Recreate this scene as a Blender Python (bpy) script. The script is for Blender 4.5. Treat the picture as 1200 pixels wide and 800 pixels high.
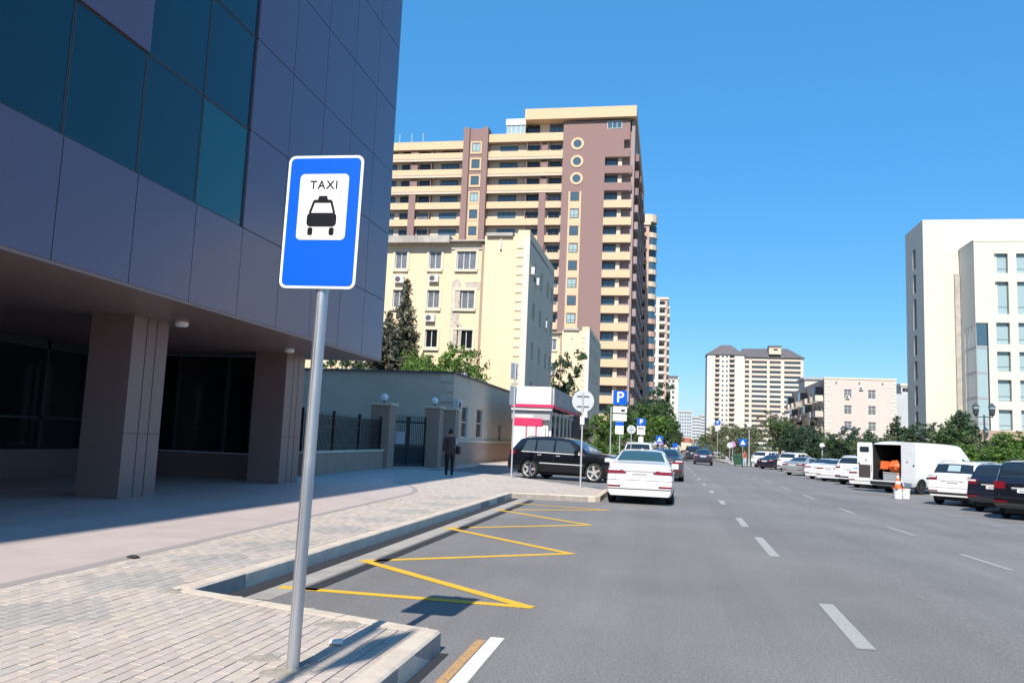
import bpy, bmesh, math, random
from mathutils import Vector, Matrix
random.seed(7)
R = math.radians
for o in list(bpy.data.objects): bpy.data.objects.remove(o, do_unlink=True)
scene = bpy.context.scene
COL = scene.collection

# ------------------------------------------------------------------ camera
CAM_H, FPX = 1.58, 965.0
PITCH, YAW, ROLL = R(6.8), R(10.8), R(2.35)
_fw = Vector((-math.sin(YAW)*math.cos(PITCH), math.cos(YAW)*math.cos(PITCH), math.sin(PITCH)))
_r0 = Vector((math.cos(YAW), math.sin(YAW), 0)); _u0 = _r0.cross(_fw)
_rt = _r0*math.cos(ROLL) + _u0*math.sin(ROLL); _up = -_r0*math.sin(ROLL) + _u0*math.cos(ROLL)
cd = bpy.data.cameras.new('camera'); cam = bpy.data.objects.new('camera', cd); COL.objects.link(cam)
cd.sensor_width = 36.0; cd.lens = FPX/1200*36.0; cd.clip_start = .05; cd.clip_end = 8000
cam.matrix_world = Matrix(((_rt.x,_up.x,-_fw.x,0),(_rt.y,_up.y,-_fw.y,0),(_rt.z,_up.z,-_fw.z,CAM_H),(0,0,0,1)))
scene.camera = cam
scene.render.resolution_x, scene.render.resolution_y = 1024, 682

# ------------------------------------------------------------------ sky, sun, exposure
SUN = Vector((-.040, -1.035, 1.0)).normalized()        # towards the sun
elev = math.asin(SUN.z); azim = math.atan2(SUN.x, SUN.y)
w = bpy.data.worlds.new('World'); scene.world = w; w.use_nodes = True
nt = w.node_tree; nt.nodes.clear()
sky = nt.nodes.new('ShaderNodeTexSky'); sky.sky_type = 'NISHITA'; sky.sun_disc = False
sky.sun_elevation = elev; sky.sun_rotation = azim
sky.air_density = 1.0; sky.dust_density = .5; sky.ozone_density = 3.5; sky.altitude = 50
bg = nt.nodes.new('ShaderNodeBackground'); bg.inputs['Strength'].default_value = .115
hs = nt.nodes.new('ShaderNodeHueSaturation'); hs.inputs['Saturation'].default_value = 1.3; hs.inputs['Hue'].default_value = .488
wo = nt.nodes.new('ShaderNodeOutputWorld')
mxs = nt.nodes.new('ShaderNodeMix'); mxs.data_type = 'RGBA'; mxs.inputs[0].default_value = .50; mxs.inputs[7].default_value = (.62, 2.58, 6.0, 1)   # clear dry air: an even deep blue down to the horizon
nt.links.new(sky.outputs[0], hs.inputs['Color']); nt.links.new(hs.outputs[0], mxs.inputs[6]); nt.links.new(mxs.outputs[2], bg.inputs[0]); nt.links.new(bg.outputs[0], wo.inputs[0])
sl = bpy.data.lights.new('sun', 'SUN'); sl.energy = 4.8; sl.angle = R(.53); sl.color = (1, .925, .81)
so = bpy.data.objects.new('sun', sl); COL.objects.link(so); so.rotation_euler = SUN.to_track_quat('Z', 'Y').to_euler(); so.location = (0, -20, 40)
scene.view_settings.view_transform = 'Standard'; scene.view_settings.look = 'None'
scene.view_settings.exposure = .55; scene.view_settings.gamma = 1; scene.view_settings.use_curve_mapping = False

# ------------------------------------------------------------------ pixel -> place
def gz(x):                                   # height of the carriageway: it falls away to the right-hand parking bays
    t = min(max((x-2.5)/5, 0), 1); return -.30*t*t*(3-2*t)
def ray(px, py): return _fw + _rt*((px-600)/FPX) + _up*((400-py)/FPX)
def at_z(px, py, z=0.):
    d = ray(px, py); return Vector((0,0,CAM_H)) + d*((z-CAM_H)/d.z)
def at_y(px, py, Y):
    d = ray(px, py); return Vector((0,0,CAM_H)) + d*(Y/d.y)
def at_g(px, py):
    z = 0.
    for _ in range(40):
        P = at_z(px, py, z); z = .5*z + .5*gz(P.x)
    return P
def project(P):
    v = Vector(P) - Vector((0,0,CAM_H)); D = v.dot(_fw)
    return (600+FPX*v.dot(_rt)/D, 400-FPX*v.dot(_up)/D, D)

# ------------------------------------------------------------------ materials
MATS = {}
def mat(name, col, rough=.6, metal=0., var=0., vscale=4., bump=0., bscale=40., spec=None, coat=0., emit=None, attr=None, stretch=None, hue=None, dirt=0.):
    """procedural principled material: noise colour variation, fine bump, optional per-face colour attribute"""
    if name in MATS: return MATS[name]
    m = bpy.data.materials.new(name); m.use_nodes = True; t = m.node_tree; N = t.nodes; L = t.links
    b = N['Principled BSDF']; b.inputs['Roughness'].default_value = rough; b.inputs['Metallic'].default_value = metal
    b.inputs['Base Color'].default_value = (*col, 1)
    if spec is not None: b.inputs['Specular IOR Level'].default_value = spec
    if coat: b.inputs['Coat Weight'].default_value = coat; b.inputs['Coat Roughness'].default_value = .03
    tc = N.new('ShaderNodeTexCoord'); src = tc.outputs['Object']
    if stretch:
        mp = N.new('ShaderNodeMapping'); mp.inputs['Scale'].default_value = stretch; L.new(src, mp.inputs[0]); src = mp.outputs[0]
    cur = None
    if attr:
        a = N.new('ShaderNodeAttribute'); a.attribute_name = attr; cur = a.outputs['Color']
    if var:
        n = N.new('ShaderNodeTexNoise'); n.inputs['Scale'].default_value = vscale; n.inputs['Detail'].default_value = 8; n.inputs['Roughness'].default_value = .65
        L.new(src, n.inputs['Vector'])
        rmp = N.new('ShaderNodeMapRange'); rmp.inputs[1].default_value = .25; rmp.inputs[2].default_value = .75
        rmp.inputs[3].default_value = 1-var; rmp.inputs[4].default_value = 1+var; L.new(n.outputs['Fac'], rmp.inputs[0])
        mx = N.new('ShaderNodeMix'); mx.data_type = 'RGBA'; mx.blend_type = 'MULTIPLY'; mx.inputs[0].default_value = 1
        if cur: L.new(cur, mx.inputs[6])
        else: mx.inputs[6].default_value = (*col, 1)
        L.new(rmp.outputs[0], mx.inputs[7]); cur = mx.outputs[2]
        rr = N.new('ShaderNodeMapRange'); rr.inputs[3].default_value = max(0, rough-.08); rr.inputs[4].default_value = min(1, rough+.08)
        L.new(n.outputs['Fac'], rr.inputs[0]); L.new(rr.outputs[0], b.inputs['Roughness'])
    if dirt:
        n = N.new('ShaderNodeTexNoise'); n.inputs['Scale'].default_value = .35; n.inputs['Detail'].default_value = 10; n.inputs['Roughness'].default_value = .7
        L.new(tc.outputs['Object'], n.inputs['Vector'])
        rmp = N.new('ShaderNodeMapRange'); rmp.inputs[1].default_value = .5; rmp.inputs[2].default_value = .75
        rmp.inputs[3].default_value = 1; rmp.inputs[4].default_value = 1-dirt; L.new(n.outputs['Fac'], rmp.inputs[0])
        mx = N.new('ShaderNodeMix'); mx.data_type = 'RGBA'; mx.blend_type = 'MULTIPLY'; mx.inputs[0].default_value = 1
        if cur: L.new(cur, mx.inputs[6])
        else: mx.inputs[6].default_value = (*col, 1)
        L.new(rmp.outputs[0], mx.inputs[7]); cur = mx.outputs[2]
    if cur: L.new(cur, b.inputs['Base Color'])
    if bump:
        n2 = N.new('ShaderNodeTexNoise'); n2.inputs['Scale'].default_value = bscale; n2.inputs['Detail'].default_value = 5; L.new(src, n2.inputs['Vector'])
        bp = N.new('ShaderNodeBump'); bp.inputs['Strength'].default_value = bump; bp.inputs['Distance'].default_value = .01
        L.new(n2.outputs['Fac'], bp.inputs['Height']); L.new(bp.outputs[0], b.inputs['Normal'])
    if emit: b.inputs['Emission Color'].default_value = (*emit[0], 1); b.inputs['Emission Strength'].default_value = emit[1]
    MATS[name] = m; return m

def asphalt_mat():
    m = bpy.data.materials.new('asphalt'); m.use_nodes = True; t = m.node_tree; N = t.nodes; L = t.links; b = N['Principled BSDF']
    tc = N.new('ShaderNodeTexCoord')
    def noise(scale, detail, stretch=None, rough=.6):
        n = N.new('ShaderNodeTexNoise'); n.inputs['Scale'].default_value = scale; n.inputs['Detail'].default_value = detail; n.inputs['Roughness'].default_value = rough
        if stretch:
            mp = N.new('ShaderNodeMapping'); mp.inputs['Scale'].default_value = stretch; L.new(tc.outputs['Object'], mp.inputs[0]); L.new(mp.outputs[0], n.inputs['Vector'])
        else: L.new(tc.outputs['Object'], n.inputs['Vector'])
        return n.outputs['Fac']
    def rng(src, a, bb, c, d):
        r = N.new('ShaderNodeMapRange'); r.inputs[1].default_value=a; r.inputs[2].default_value=bb; r.inputs[3].default_value=c; r.inputs[4].default_value=d; L.new(src, r.inputs[0]); return r.outputs[0]
    def mul(x, y):
        k = N.new('ShaderNodeMath'); k.operation='MULTIPLY'; L.new(x, k.inputs[0]); L.new(y, k.inputs[1]); return k.outputs[0]
    grain = rng(noise(70, 3), .3, .7, .55, 1.45)
    grain2 = rng(noise(28, 4), .3, .7, .86, 1.14)
    patch = rng(noise(.22, 8), .3, .7, .82, 1.16)
    streak = rng(noise(1, 6, (1.1, .04, 1)), .3, .7, .9, 1.1)
    spots = rng(noise(1.7, 9, None, .75), .64, .74, 1., .72)
    v = mul(mul(mul(grain, grain2), mul(patch, streak)), spots)
    mx = N.new('ShaderNodeMix'); mx.data_type='RGBA'; mx.blend_type='MULTIPLY'; mx.inputs[0].default_value=1
    mx.inputs[6].default_value=(.185,.178,.176,1); L.new(v, mx.inputs[7])
    # bleached hair cracks
    vo = N.new('ShaderNodeTexVoronoi'); vo.feature='DISTANCE_TO_EDGE'; vo.inputs['Scale'].default_value=.33
    wn = N.new('ShaderNodeTexNoise'); wn.inputs['Scale'].default_value=1.6; wn.inputs['Detail'].default_value=6
    wm = N.new('ShaderNodeMix'); wm.data_type='RGBA'; wm.inputs[0].default_value=.4
    L.new(tc.outputs['Object'], wn.inputs['Vector']); L.new(tc.outputs['Object'], wm.inputs[6]); L.new(wn.outputs['Color'], wm.inputs[7]); L.new(wm.outputs[2], vo.inputs['Vector'])
    cr = rng(vo.outputs['Distance'], 0, .004, .93, 1.)
    m2 = N.new('ShaderNodeMix'); m2.data_type='RGBA'; m2.blend_type='MULTIPLY'; m2.inputs[0].default_value=1
    L.new(mx.outputs[2], m2.inputs[6]); L.new(cr, m2.inputs[7]); L.new(m2.outputs[2], b.inputs['Base Color'])
    b.inputs['Roughness'].default_value=.82; b.inputs['Specular IOR Level'].default_value=.3
    bp = N.new('ShaderNodeBump'); bp.inputs['Strength'].default_value=.35; bp.inputs['Distance'].default_value=.006; L.new(grain, bp.inputs['Height']); L.new(bp.outputs[0], b.inputs['Normal'])
    MATS['asphalt'] = m; return m
def paint_mat(name, col, wear):
    """road paint worn through in specks"""
    m = bpy.data.materials.new(name); m.use_nodes=True; t=m.node_tree; N=t.nodes; L=t.links; b=N['Principled BSDF']
    tc=N.new('ShaderNodeTexCoord'); n=N.new('ShaderNodeTexNoise'); n.inputs['Scale'].default_value=45; n.inputs['Detail'].default_value=10; n.inputs['Roughness'].default_value=.75
    L.new(tc.outputs['Object'], n.inputs['Vector'])
    r=N.new('ShaderNodeMapRange'); r.inputs[1].default_value=wear-.06; r.inputs[2].default_value=wear+.08; L.new(n.outputs['Fac'], r.inputs[0])
    mx=N.new('ShaderNodeMix'); mx.data_type='RGBA'; mx.inputs[6].default_value=(.16,.155,.155,1); mx.inputs[7].default_value=(*col,1)
    L.new(r.outputs[0], mx.inputs[0]); L.new(mx.outputs[2], b.inputs['Base Color']); b.inputs['Roughness'].default_value=.75
    MATS[name]=m; return m
def leaf_mat(name, col, var=.35):
    m = bpy.data.materials.new(name); m.use_nodes=True; t=m.node_tree; N=t.nodes; L=t.links; b=N['Principled BSDF']
    a=N.new('ShaderNodeAttribute'); a.attribute_name='col'
    mx=N.new('ShaderNodeMix'); mx.data_type='RGBA'; mx.blend_type='MULTIPLY'; mx.inputs[0].default_value=1; mx.inputs[6].default_value=(*col,1)
    L.new(a.outputs['Color'], mx.inputs[7]); L.new(mx.outputs[2], b.inputs['Base Color']); b.inputs['Roughness'].default_value=.55
    tr=N.new('ShaderNodeBsdfTranslucent'); L.new(mx.outputs[2], tr.inputs[0]); ms=N.new('ShaderNodeMixShader'); ms.inputs[0].default_value=.3
    o=N['Material Output']; L.new(b.outputs[0], ms.inputs[1]); L.new(tr.outputs[0], ms.inputs[2]); L.new(ms.outputs[0], o.inputs[0])
    MATS[name]=m; return m
def M(n): return MATS[n]

asphalt_mat()
paint_mat('yellow_paint', (.72,.42,.015), .40); paint_mat('white_paint', (.72,.71,.68), .40); paint_mat('faded_paint', (.37,.365,.355), .42); paint_mat('orange_paint', (.55,.30,.10), .46)
mat('earth', (.16,.15,.10), .95, var=.3, vscale=.3)
mat('concrete', (.46,.43,.39), .85, var=.14, vscale=5, bump=.4, bscale=60, dirt=.18)
mat('kerb_concrete', (.53,.455,.375), .85, var=.18, vscale=4, bump=.5, bscale=35, dirt=.18)
mat('gutter_concrete', (.34,.315,.285), .9, var=.2, vscale=3, bump=.3, bscale=60, dirt=.3)
mat('brick', (.5,.45,.43), .85, attr='col', var=.10, vscale=9, bump=.4, bscale=120, dirt=.16)
mat('grout', (.27,.245,.225), .95, var=.25, vscale=8)
mat('terrace', (.47,.395,.370), .6, var=.09, vscale=1.5, dirt=.14, bump=.15, bscale=80)
mat('terrace_joint', (.30,.27,.26), .8)
mat('gutter_dark', (.022,.022,.026), .9, var=.3, vscale=6)
mat('granite', (.128,.098,.152), .24, var=.24, vscale=140, spec=.5)
mat('granite_soffit', (.24,.17,.155), .38, var=.15, vscale=60)
mat('granite_pier', (.22,.150,.140), .4, var=.15, vscale=80)
mat('joint_dark', (.02,.02,.025), .8)
mat('teal_glass', (.0,.032,.050), .06, spec=.55)
mat('teal_glass_light', (.0,.085,.092), .08, spec=.65)
mat('dark_glass', (.012,.015,.018), .05, spec=.6)
mat('blue_glass', (.05,.10,.14), .06, spec=.8)
mat('pale_glass', (.30,.40,.42), .12, spec=.7)
mat('curtain_glass', (.15,.16,.18), .15, spec=.6, var=.45, vscale=1.3)
mat('frame_white', (.62,.62,.60), .4)
mat('frame_dark', (.04,.045,.05), .5)
mat('cream', (.69,.545,.365), .85, var=.05, vscale=.7, dirt=.16)
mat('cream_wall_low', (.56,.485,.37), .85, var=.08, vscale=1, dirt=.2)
mat('stone_white', (.60,.56,.48), .8, var=.06, vscale=1)
mat('quoin', (.60,.53,.41), .85, var=.07, vscale=2)
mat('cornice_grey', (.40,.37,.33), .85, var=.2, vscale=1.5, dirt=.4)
mat('stone_clad', (.34,.25,.19), .75, var=.15, vscale=6)
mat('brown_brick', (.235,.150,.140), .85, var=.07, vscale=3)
mat('tower_beige', (.58,.42,.27), .8, var=.05, vscale=.5)
mat('tower_cream', (.58,.48,.37), .8, var=.05, vscale=.5)
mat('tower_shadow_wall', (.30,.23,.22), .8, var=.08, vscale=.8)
mat('pink_tower', (.48,.32,.25), .8, var=.08, vscale=.5)
mat('white_render', (.58,.54,.48), .8, var=.05, vscale=.4, dirt=.08)
mat('peach', (.60,.475,.39), .8, var=.05, vscale=.5); mat('peach_pale', (.62,.54,.46), .8, var=.05, vscale=.5); mat('roof_red', (.35,.10,.06), .8, var=.2, vscale=1); mat('roof_grey', (.11,.10,.105), .7, var=.15, vscale=.3)
mat('ivory_stone', (.57,.545,.47), .6, var=.03, vscale=1)
mat('pink_stone', (.54,.47,.43), .85, var=.05, vscale=.5)
mat('grey_far', (.42,.44,.47), .8, var=.08, vscale=.2); mat('grey_far2', (.5,.5,.5), .8, var=.08, vscale=.2)
mat('steel', (.50,.51,.53), .42, metal=.85, var=.28, vscale=7, bump=.12, bscale=50, stretch=(1,1,.10))
mat('pole_grey', (.55,.56,.57), .45, metal=.5); mat('pole_dark', (.05,.055,.06), .5)
mat('sign_blue', (.0,.090,.54), .35, spec=.3); mat('sign_white', (.72,.72,.72), .4, spec=.3); mat('sign_black', (.004,.005,.010), .5, spec=.2)
mat('sign_back', (.50,.53,.55), .45, metal=.3); mat('sign_red', (.6,.03,.05), .4); mat('sign_violet', (.42,.22,.50), .45)
mat('sign_yellow', (.75,.6,.05), .4); mat('sign_grey', (.33,.34,.36), .5)
mat('mortar', (.31,.275,.235), .95, var=.3, vscale=14, bump=.9, bscale=40)
mat('iron', (.018,.02,.025), .5, metal=.3)
mat('magenta', (.62,.02,.10), .5); mat('globe', (.85,.85,.85), .3)
mat('car_white', (.70,.70,.71), .28, coat=.8); mat('car_black', (.006,.006,.009), .22, coat=1.); mat('car_silver', (.42,.43,.43), .3, metal=.5, coat=.8)
mat('car_graphite', (.05,.053,.06), .3, metal=.4, coat=.8); mat('car_navy', (.008,.010,.022), .25, coat=1.)
mat('car_glass', (.014,.022,.030), .04, spec=.8); mat('car_glass_green', (.03,.075,.085), .06, spec=.7)
mat('car_glass_blue', (.045,.068,.092), .04, spec=.9); mat('rubber', (.015,.015,.016), .85, var=.2, vscale=20); mat('alloy', (.66,.67,.68), .38, metal=.6); mat('rim_dark', (.05,.05,.05), .5, metal=.4)
mat('plastic_black', (.018,.018,.02), .6); mat('tail_red', (.17,.003,.012), .15, spec=.6); mat('lamp_clear', (.65,.65,.66), .1, spec=.8)
mat('chrome', (.65,.66,.68), .15, metal=1.); mat('bright_trim', (.72,.73,.75), .3, metal=.35); mat('plate_white', (.78,.78,.76), .5); mat('brake_red', (.5,.01,.01), .4)
mat('cone_orange', (.75,.13,.03), .55); mat('police_blue', (.02,.22,.55), .4, coat=.6)
mat('bin_green', (.02,.075,.045), .5, var=.2, vscale=3); mat('plaster_patch', (.44,.385,.33), .9, var=.5, vscale=5)
mat('bark', (.10,.075,.055), .9, var=.3, vscale=8)
leaf_mat('leaf_mid', (.072,.130,.036)); leaf_mat('leaf_dark', (.036,.072,.034)); leaf_mat('leaf_olive', (.14,.16,.075)); leaf_mat('leaf_conifer', (.11,.12,.085)); leaf_mat('leaf_bright', (.11,.20,.035)); leaf_mat('leaf_pine', (.05,.10,.05)); leaf_mat('leaf_brown', (.17,.14,.10))
mat('skin', (.36,.21,.14), .6); mat('hair', (.012,.010,.010), .7); mat('cloth_brown', (.055,.04,.04), .9, var=.2, vscale=15); mat('cloth_black', (.012,.012,.016), .9)
mat('cloth_red', (.40,.06,.05), .9); mat('cloth_jeans', (.42,.50,.60), .9); mat('cloth_sleeve', (.35,.42,.50), .9); mat('cloth_grey', (.05,.05,.06), .9)
mat('ac_white', (.60,.60,.58), .5); mat('ac_grille', (.08,.08,.08), .7)

# ------------------------------------------------------------------ mesh helpers
class MB:
    def __init__(s): s.v=[]; s.f=[]; s.m=[]; s.c=[]
    def add(s, vs, fs, mi=0, col=None):
        b=len(s.v); s.v += [tuple(v) for v in vs]
        for f in fs: s.f.append([b+i for i in f]); s.m.append(mi); s.c.append(col)
        return s
    def box(s, x0,x1,y0,y1,z0,z1, mi=0):
        return s.add([(x0,y0,z0),(x1,y0,z0),(x1,y1,z0),(x0,y1,z0),(x0,y0,z1),(x1,y0,z1),(x1,y1,z1),(x0,y1,z1)],
                     [(0,3,2,1),(4,5,6,7),(0,1,5,4),(1,2,6,5),(2,3,7,6),(3,0,4,7)], mi)
    def prism(s, pts, z0, z1, mi=0):          # polygon in xy (ccw) extruded in z
        n=len(pts); vs=[(p[0],p[1],z0) for p in pts]+[(p[0],p[1],z1) for p in pts]
        return s.add(vs, [tuple(range(n-1,-1,-1)), tuple(range(n,2*n))]+[(i,(i+1)%n,n+(i+1)%n,n+i) for i in range(n)], mi)
    def prism_y(s, pts, y0, y1, mi=0):        # polygon in xz (ccw seen from -y) extruded along y
        n=len(pts); vs=[(p[0],y0,p[1]) for p in pts]+[(p[0],y1,p[1]) for p in pts]
        return s.add(vs, [tuple(range(n)), tuple(range(2*n-1,n-1,-1))]+[(i,n+i,n+(i+1)%n,(i+1)%n) for i in range(n)], mi)
    def tube(s, path, radii, n=10, mi=0, cap=True):
        path=[Vector(p) for p in path]; rings=[]
        ref=Vector((0,0,1))
        for i,p in enumerate(path):
            d=(path[min(i+1,len(path)-1)]-path[max(i-1,0)]).normalized()
            a=d.cross(ref if abs(d.z)<.95 else Vector((0,1,0))).normalized(); b=d.cross(a)
            r=radii[i] if isinstance(radii,(list,tuple)) else radii
            rings.append([p+(a*math.cos(2*math.pi*k/n)+b*math.sin(2*math.pi*k/n))*r for k in range(n)])
        vs=[q for rg in rings for q in rg]; fs=[]
        for i in range(len(path)-1):
            for k in range(n): fs.append((i*n+k, i*n+(k+1)%n, (i+1)*n+(k+1)%n, (i+1)*n+k))
        if cap: fs += [tuple(range(n-1,-1,-1)), tuple(range((len(path)-1)*n, len(path)*n))]
        return s.add(vs, fs, mi)
    def lathe(s, prof, n=24, mi=0, axis='z', c=(0,0,0)):   # prof [(r, h)]
        vs=[]
        for r,h in prof:
            for k in range(n):
                a=2*math.pi*k/n; p=(r*math.cos(a), r*math.sin(a), h)
                if axis=='y': p=(p[0], h, p[1])
                if axis=='x': p=(h, p[0], p[1])
                vs.append((p[0]+c[0],p[1]+c[1],p[2]+c[2]))
        fs=[(i*n+k, i*n+(k+1)%n, (i+1)*n+(k+1)%n, (i+1)*n+k) for i in range(len(prof)-1) for k in range(n)]
        return s.add(vs, fs, mi)
    def mesh(s, name, mats, smooth=None):
        me=bpy.data.meshes.new(name); me.from_pydata(s.v, [], s.f)
        if not isinstance(mats,(list,tuple)): mats=[mats]
        for m in mats: me.materials.append(M(m) if isinstance(m,str) else m)
        if any(s.m): me.polygons.foreach_set('material_index', s.m)
        if any(c is not None for c in s.c):
            at=me.color_attributes.new('col','FLOAT_COLOR','CORNER'); k=0; data=[]
            for f,c in zip(s.f,s.c):
                data += list((*(c or (1,1,1)),1))*len(f)
            at.data.foreach_set('color', data)
        if smooth is not None:
            me.polygons.foreach_set('use_smooth',[True]*len(me.polygons)); me.set_sharp_from_angle(angle=R(smooth))
        me.update(); return me
    def build(s, name, mats, parent=None, smooth=None, loc=None, rz=None):
        return link(name, s.mesh(name, mats, smooth), parent, loc, rz)
def fixn(me):
    bm=bmesh.new(); bm.from_mesh(me); bmesh.ops.recalc_face_normals(bm, faces=bm.faces); bm.to_mesh(me); bm.free()
def link(name, data, parent=None, loc=None, rz=None):
    o=bpy.data.objects.new(name, data); COL.objects.link(o)
    if parent: o.parent=parent
    if loc is not None: o.location=loc
    if rz is not None: o.rotation_euler=(0,0,rz)
    return o
def tag(o, label=None, cat=None, group=None, kind=None):
    if label: o['label']=label
    if cat: o['category']=cat
    if group: o['group']=group
    if kind: o['kind']=kind
    return o
def thing(name, label, cat, loc=(0,0,0), rz=0., group=None):
    return tag(link(name, None, None, loc, rz), label, cat, group)
def copy_tree(o, parent=None):
    c=o.copy(); COL.objects.link(c); c.parent=parent
    for ch in o.children: copy_tree(ch, c)
    return c
_pc={}
def piece(name, size, loc, m, parent, rot=None):   # box piece, base-centre origin in xy, bottom at z; mesh data shared
    key=(name, tuple(round(v,3) for v in size), m)
    if key not in _pc:
        a,b,h=size; _pc[key]=MB().box(-a/2,a/2,-b/2,b/2,0,h).mesh(name, m)
    o=link(name, _pc[key], parent, loc)
    if rot: o.rotation_euler=rot
    return o
def slab(name, x0,x1,y0,y1,z0,z1, m, parent): return piece(name, (x1-x0,y1-y0,z1-z0), ((x0+x1)/2,(y0+y1)/2,z0), m, parent)
_wc={}
def window(parent, x, z, wd, h, y=0., glass='blue_glass', frame='frame_white', bars=1, cross=0, depth=.10, fw=.07, face=0, name='window', sill=None):
    """window at (x, z bottom) on a wall face: face 0 looks to -y, 1 looks to +x, 3 looks to -x; glass pane object with its frame as sub-part"""
    key=(round(wd,3),round(h,3),glass,frame,bars,cross,depth,fw)
    if key not in _wc:
        g=MB().box(-wd/2,wd/2,-.01,.05,0,h).mesh('window', glass)
        f=MB(); f.box(-wd/2-fw,-wd/2,-.05,.05,-fw,h+fw).box(wd/2,wd/2+fw,-.05,.05,-fw,h+fw).box(-wd/2,wd/2,-.05,.05,-fw,0).box(-wd/2,wd/2,-.05,.05,h,h+fw)
        for i in range(bars):
            c=-wd/2+wd*(i+1)/(bars+1); f.box(c-fw*.45,c+fw*.45,-.04,-.011,0,h)
        if cross: f.box(-wd/2,wd/2,-.035,-.011,h*cross-fw*.4,h*cross+fw*.4)
        _wc[key]=(g, f.mesh('frame', frame))
    g,f=_wc[key]; rz={0:0,1:R(90),2:R(180),3:R(-90)}[face]
    o=link(name, g, parent, (x, y, z), rz); link('frame', f, o)
    return o
_tcache={}
def text_mesh(txt, size):
    cu=bpy.data.curves.new('t','FONT'); cu.body=txt; cu.size=size; cu.align_x='CENTER'; cu.align_y='CENTER'; cu.extrude=.001; cu.offset=size*.012; cu.space_character=1.18; cu.resolution_u=3
    o=bpy.data.objects.new('t',cu); COL.objects.link(o)
    dg=bpy.context.evaluated_depsgraph_get(); me=bpy.data.meshes.new_from_object(o.evaluated_get(dg))
    bpy.data.objects.remove(o); return me
def lettering(name, txt, size, m, parent, loc, rot=(R(90),0,0)):
    me=text_mesh(txt,size); me.materials.clear(); me.materials.append(M(m))
    o=link(name, me, parent, loc); o.rotation_euler=rot; return o
def rrect(x0,x1,z0,z1,r,n=5):
    pts=[]
    for cx,cz,a0 in ((x1-r,z0+r,-90),(x1-r,z1-r,0),(x0+r,z1-r,90),(x0+r,z0+r,180)):
        for k in range(n+1): a=R(a0+90*k/n); pts.append((cx+r*math.cos(a), cz+r*math.sin(a)))
    return pts
# ================================================================== THE SETTING
def struct(o): return tag(o, kind='structure')
def wslab(name, x0,x1,y0,y1,z0,z1, m, parent):
    L=parent.location if parent else Vector((0,0,0))
    o=slab(name, x0-L.x,x1-L.x,y0-L.y,y1-L.y,z0-L.z,z1-L.z, m, parent); return o
g=MB(); g.add([(-4000,-400,-.55),(4000,-400,-.55),(4000,6000,-.55),(-4000,6000,-.55)],[(0,1,2,3)]); struct(g.build('ground','earth'))
# carriageway with its cross-fall
xs=[-60,-30,-12,-4,0,2.5]+[2.5+5*i/10 for i in range(1,11)]+[10,15.2]
ys=[-40,0,20,60,200,900]
g=MB(); n=len(xs)
g.add([(x,y,gz(x)) for y in ys for x in xs], [(j*n+i,j*n+i+1,(j+1)*n+i+1,(j+1)*n+i) for j in range(len(ys)-1) for i in range(n-1)])
road=struct(g.build('road','asphalt'))

# ---- painted markings (sheets 4 mm above the asphalt)
def strip(name, p, q, wd, m, lift=.004, nseg=1):
    p=Vector(p[:2]); q=Vector(q[:2]); d=(q-p).normalized(); s=Vector((-d.y,d.x))*wd/2; b=MB(); vs=[]
    for i in range(nseg+1):
        c=p.lerp(q,i/nseg)
        for e in (c-s,c+s): vs.append((e.x,e.y,gz(e.x)+lift))
    b.add(vs,[(2*i,2*i+2,2*i+3,2*i+1) for i in range(nseg)]); return b.build(name,m,road)
zig=[at_g(*p) for p in [(333,688),(618,711),(427,657),(668,648.5),(524,618.5),(690,615),(582,597),(712,597.5),(602,589.5)]]
b=MB()
for i in range(len(zig)-1):
    p=Vector(zig[i][:2]); q=Vector(zig[i+1][:2]); d=(q-p).normalized(); s=Vector((-d.y,d.x))*.068; e=d*.05; z=.004+.0012*(i%2)
    b.add([(*(p-e-s),z),(*(q+e-s),z),(*(q+e+s),z),(*(p-e+s),z)],[(0,1,2,3)])
b.build('zigzag_marking','yellow_paint',road)
strip('edge_line',(-1.30,-6),(-1.30,6.72),.115,'white_paint'); strip('edge_line_old',(-1.405,-6),(-1.405,6.6),.075,'orange_paint')
for a,c in [(7.4,9.4),(13.2,15.9),(17.9,20.1),(24.6,26.4)]+[(30.4+5.9*k,32.2+5.9*k) for k in range(24)]: strip('lane_dash',(1.64,a),(1.68,c),.15,'faded_paint')
for p,q in [((1126,649),(1186,668)),((1040,617),(1072,627)),((983,595),(1000,601)),((941,579.5),(955,585)),((915,570),(925,574)),((897,563.5),(904,566.3)),((882,559.3),(887,561)),((872,555.5),(875.5,556.8))]:
    strip('lane_dash',at_g(*q),at_g(*p),.13,'faded_paint',nseg=3)
k=0; y=19.4
while y<100:
    strip('bay_line',(9.25,y),(9.25+4.2*math.sin(R(62)),y+4.2*math.cos(R(62))),.11,'faded_paint',lift=.004); y+=3.45
strip('bay_line',(6.9,45.2),(8.3,44.6),.13,'faded_paint',nseg=4)
# tar seam and concrete gutter along the lay-by kerb
strip('tar_seam',(-3.50,8.0),(-3.48,22.0),.16,'gutter_dark'); strip('gutter',(-3.755,7.4),(-3.755,22.3),.26,'gutter_concrete',lift=.003); strip('gutter_joint',(-4.0,7.1),(-4.0,22.4),.21,'gutter_dark',lift=.0045)
strip('gutter_joint',(-1.575,-5),(-1.575,6.1),.07,'gutter_dark',lift=.0045)

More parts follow.
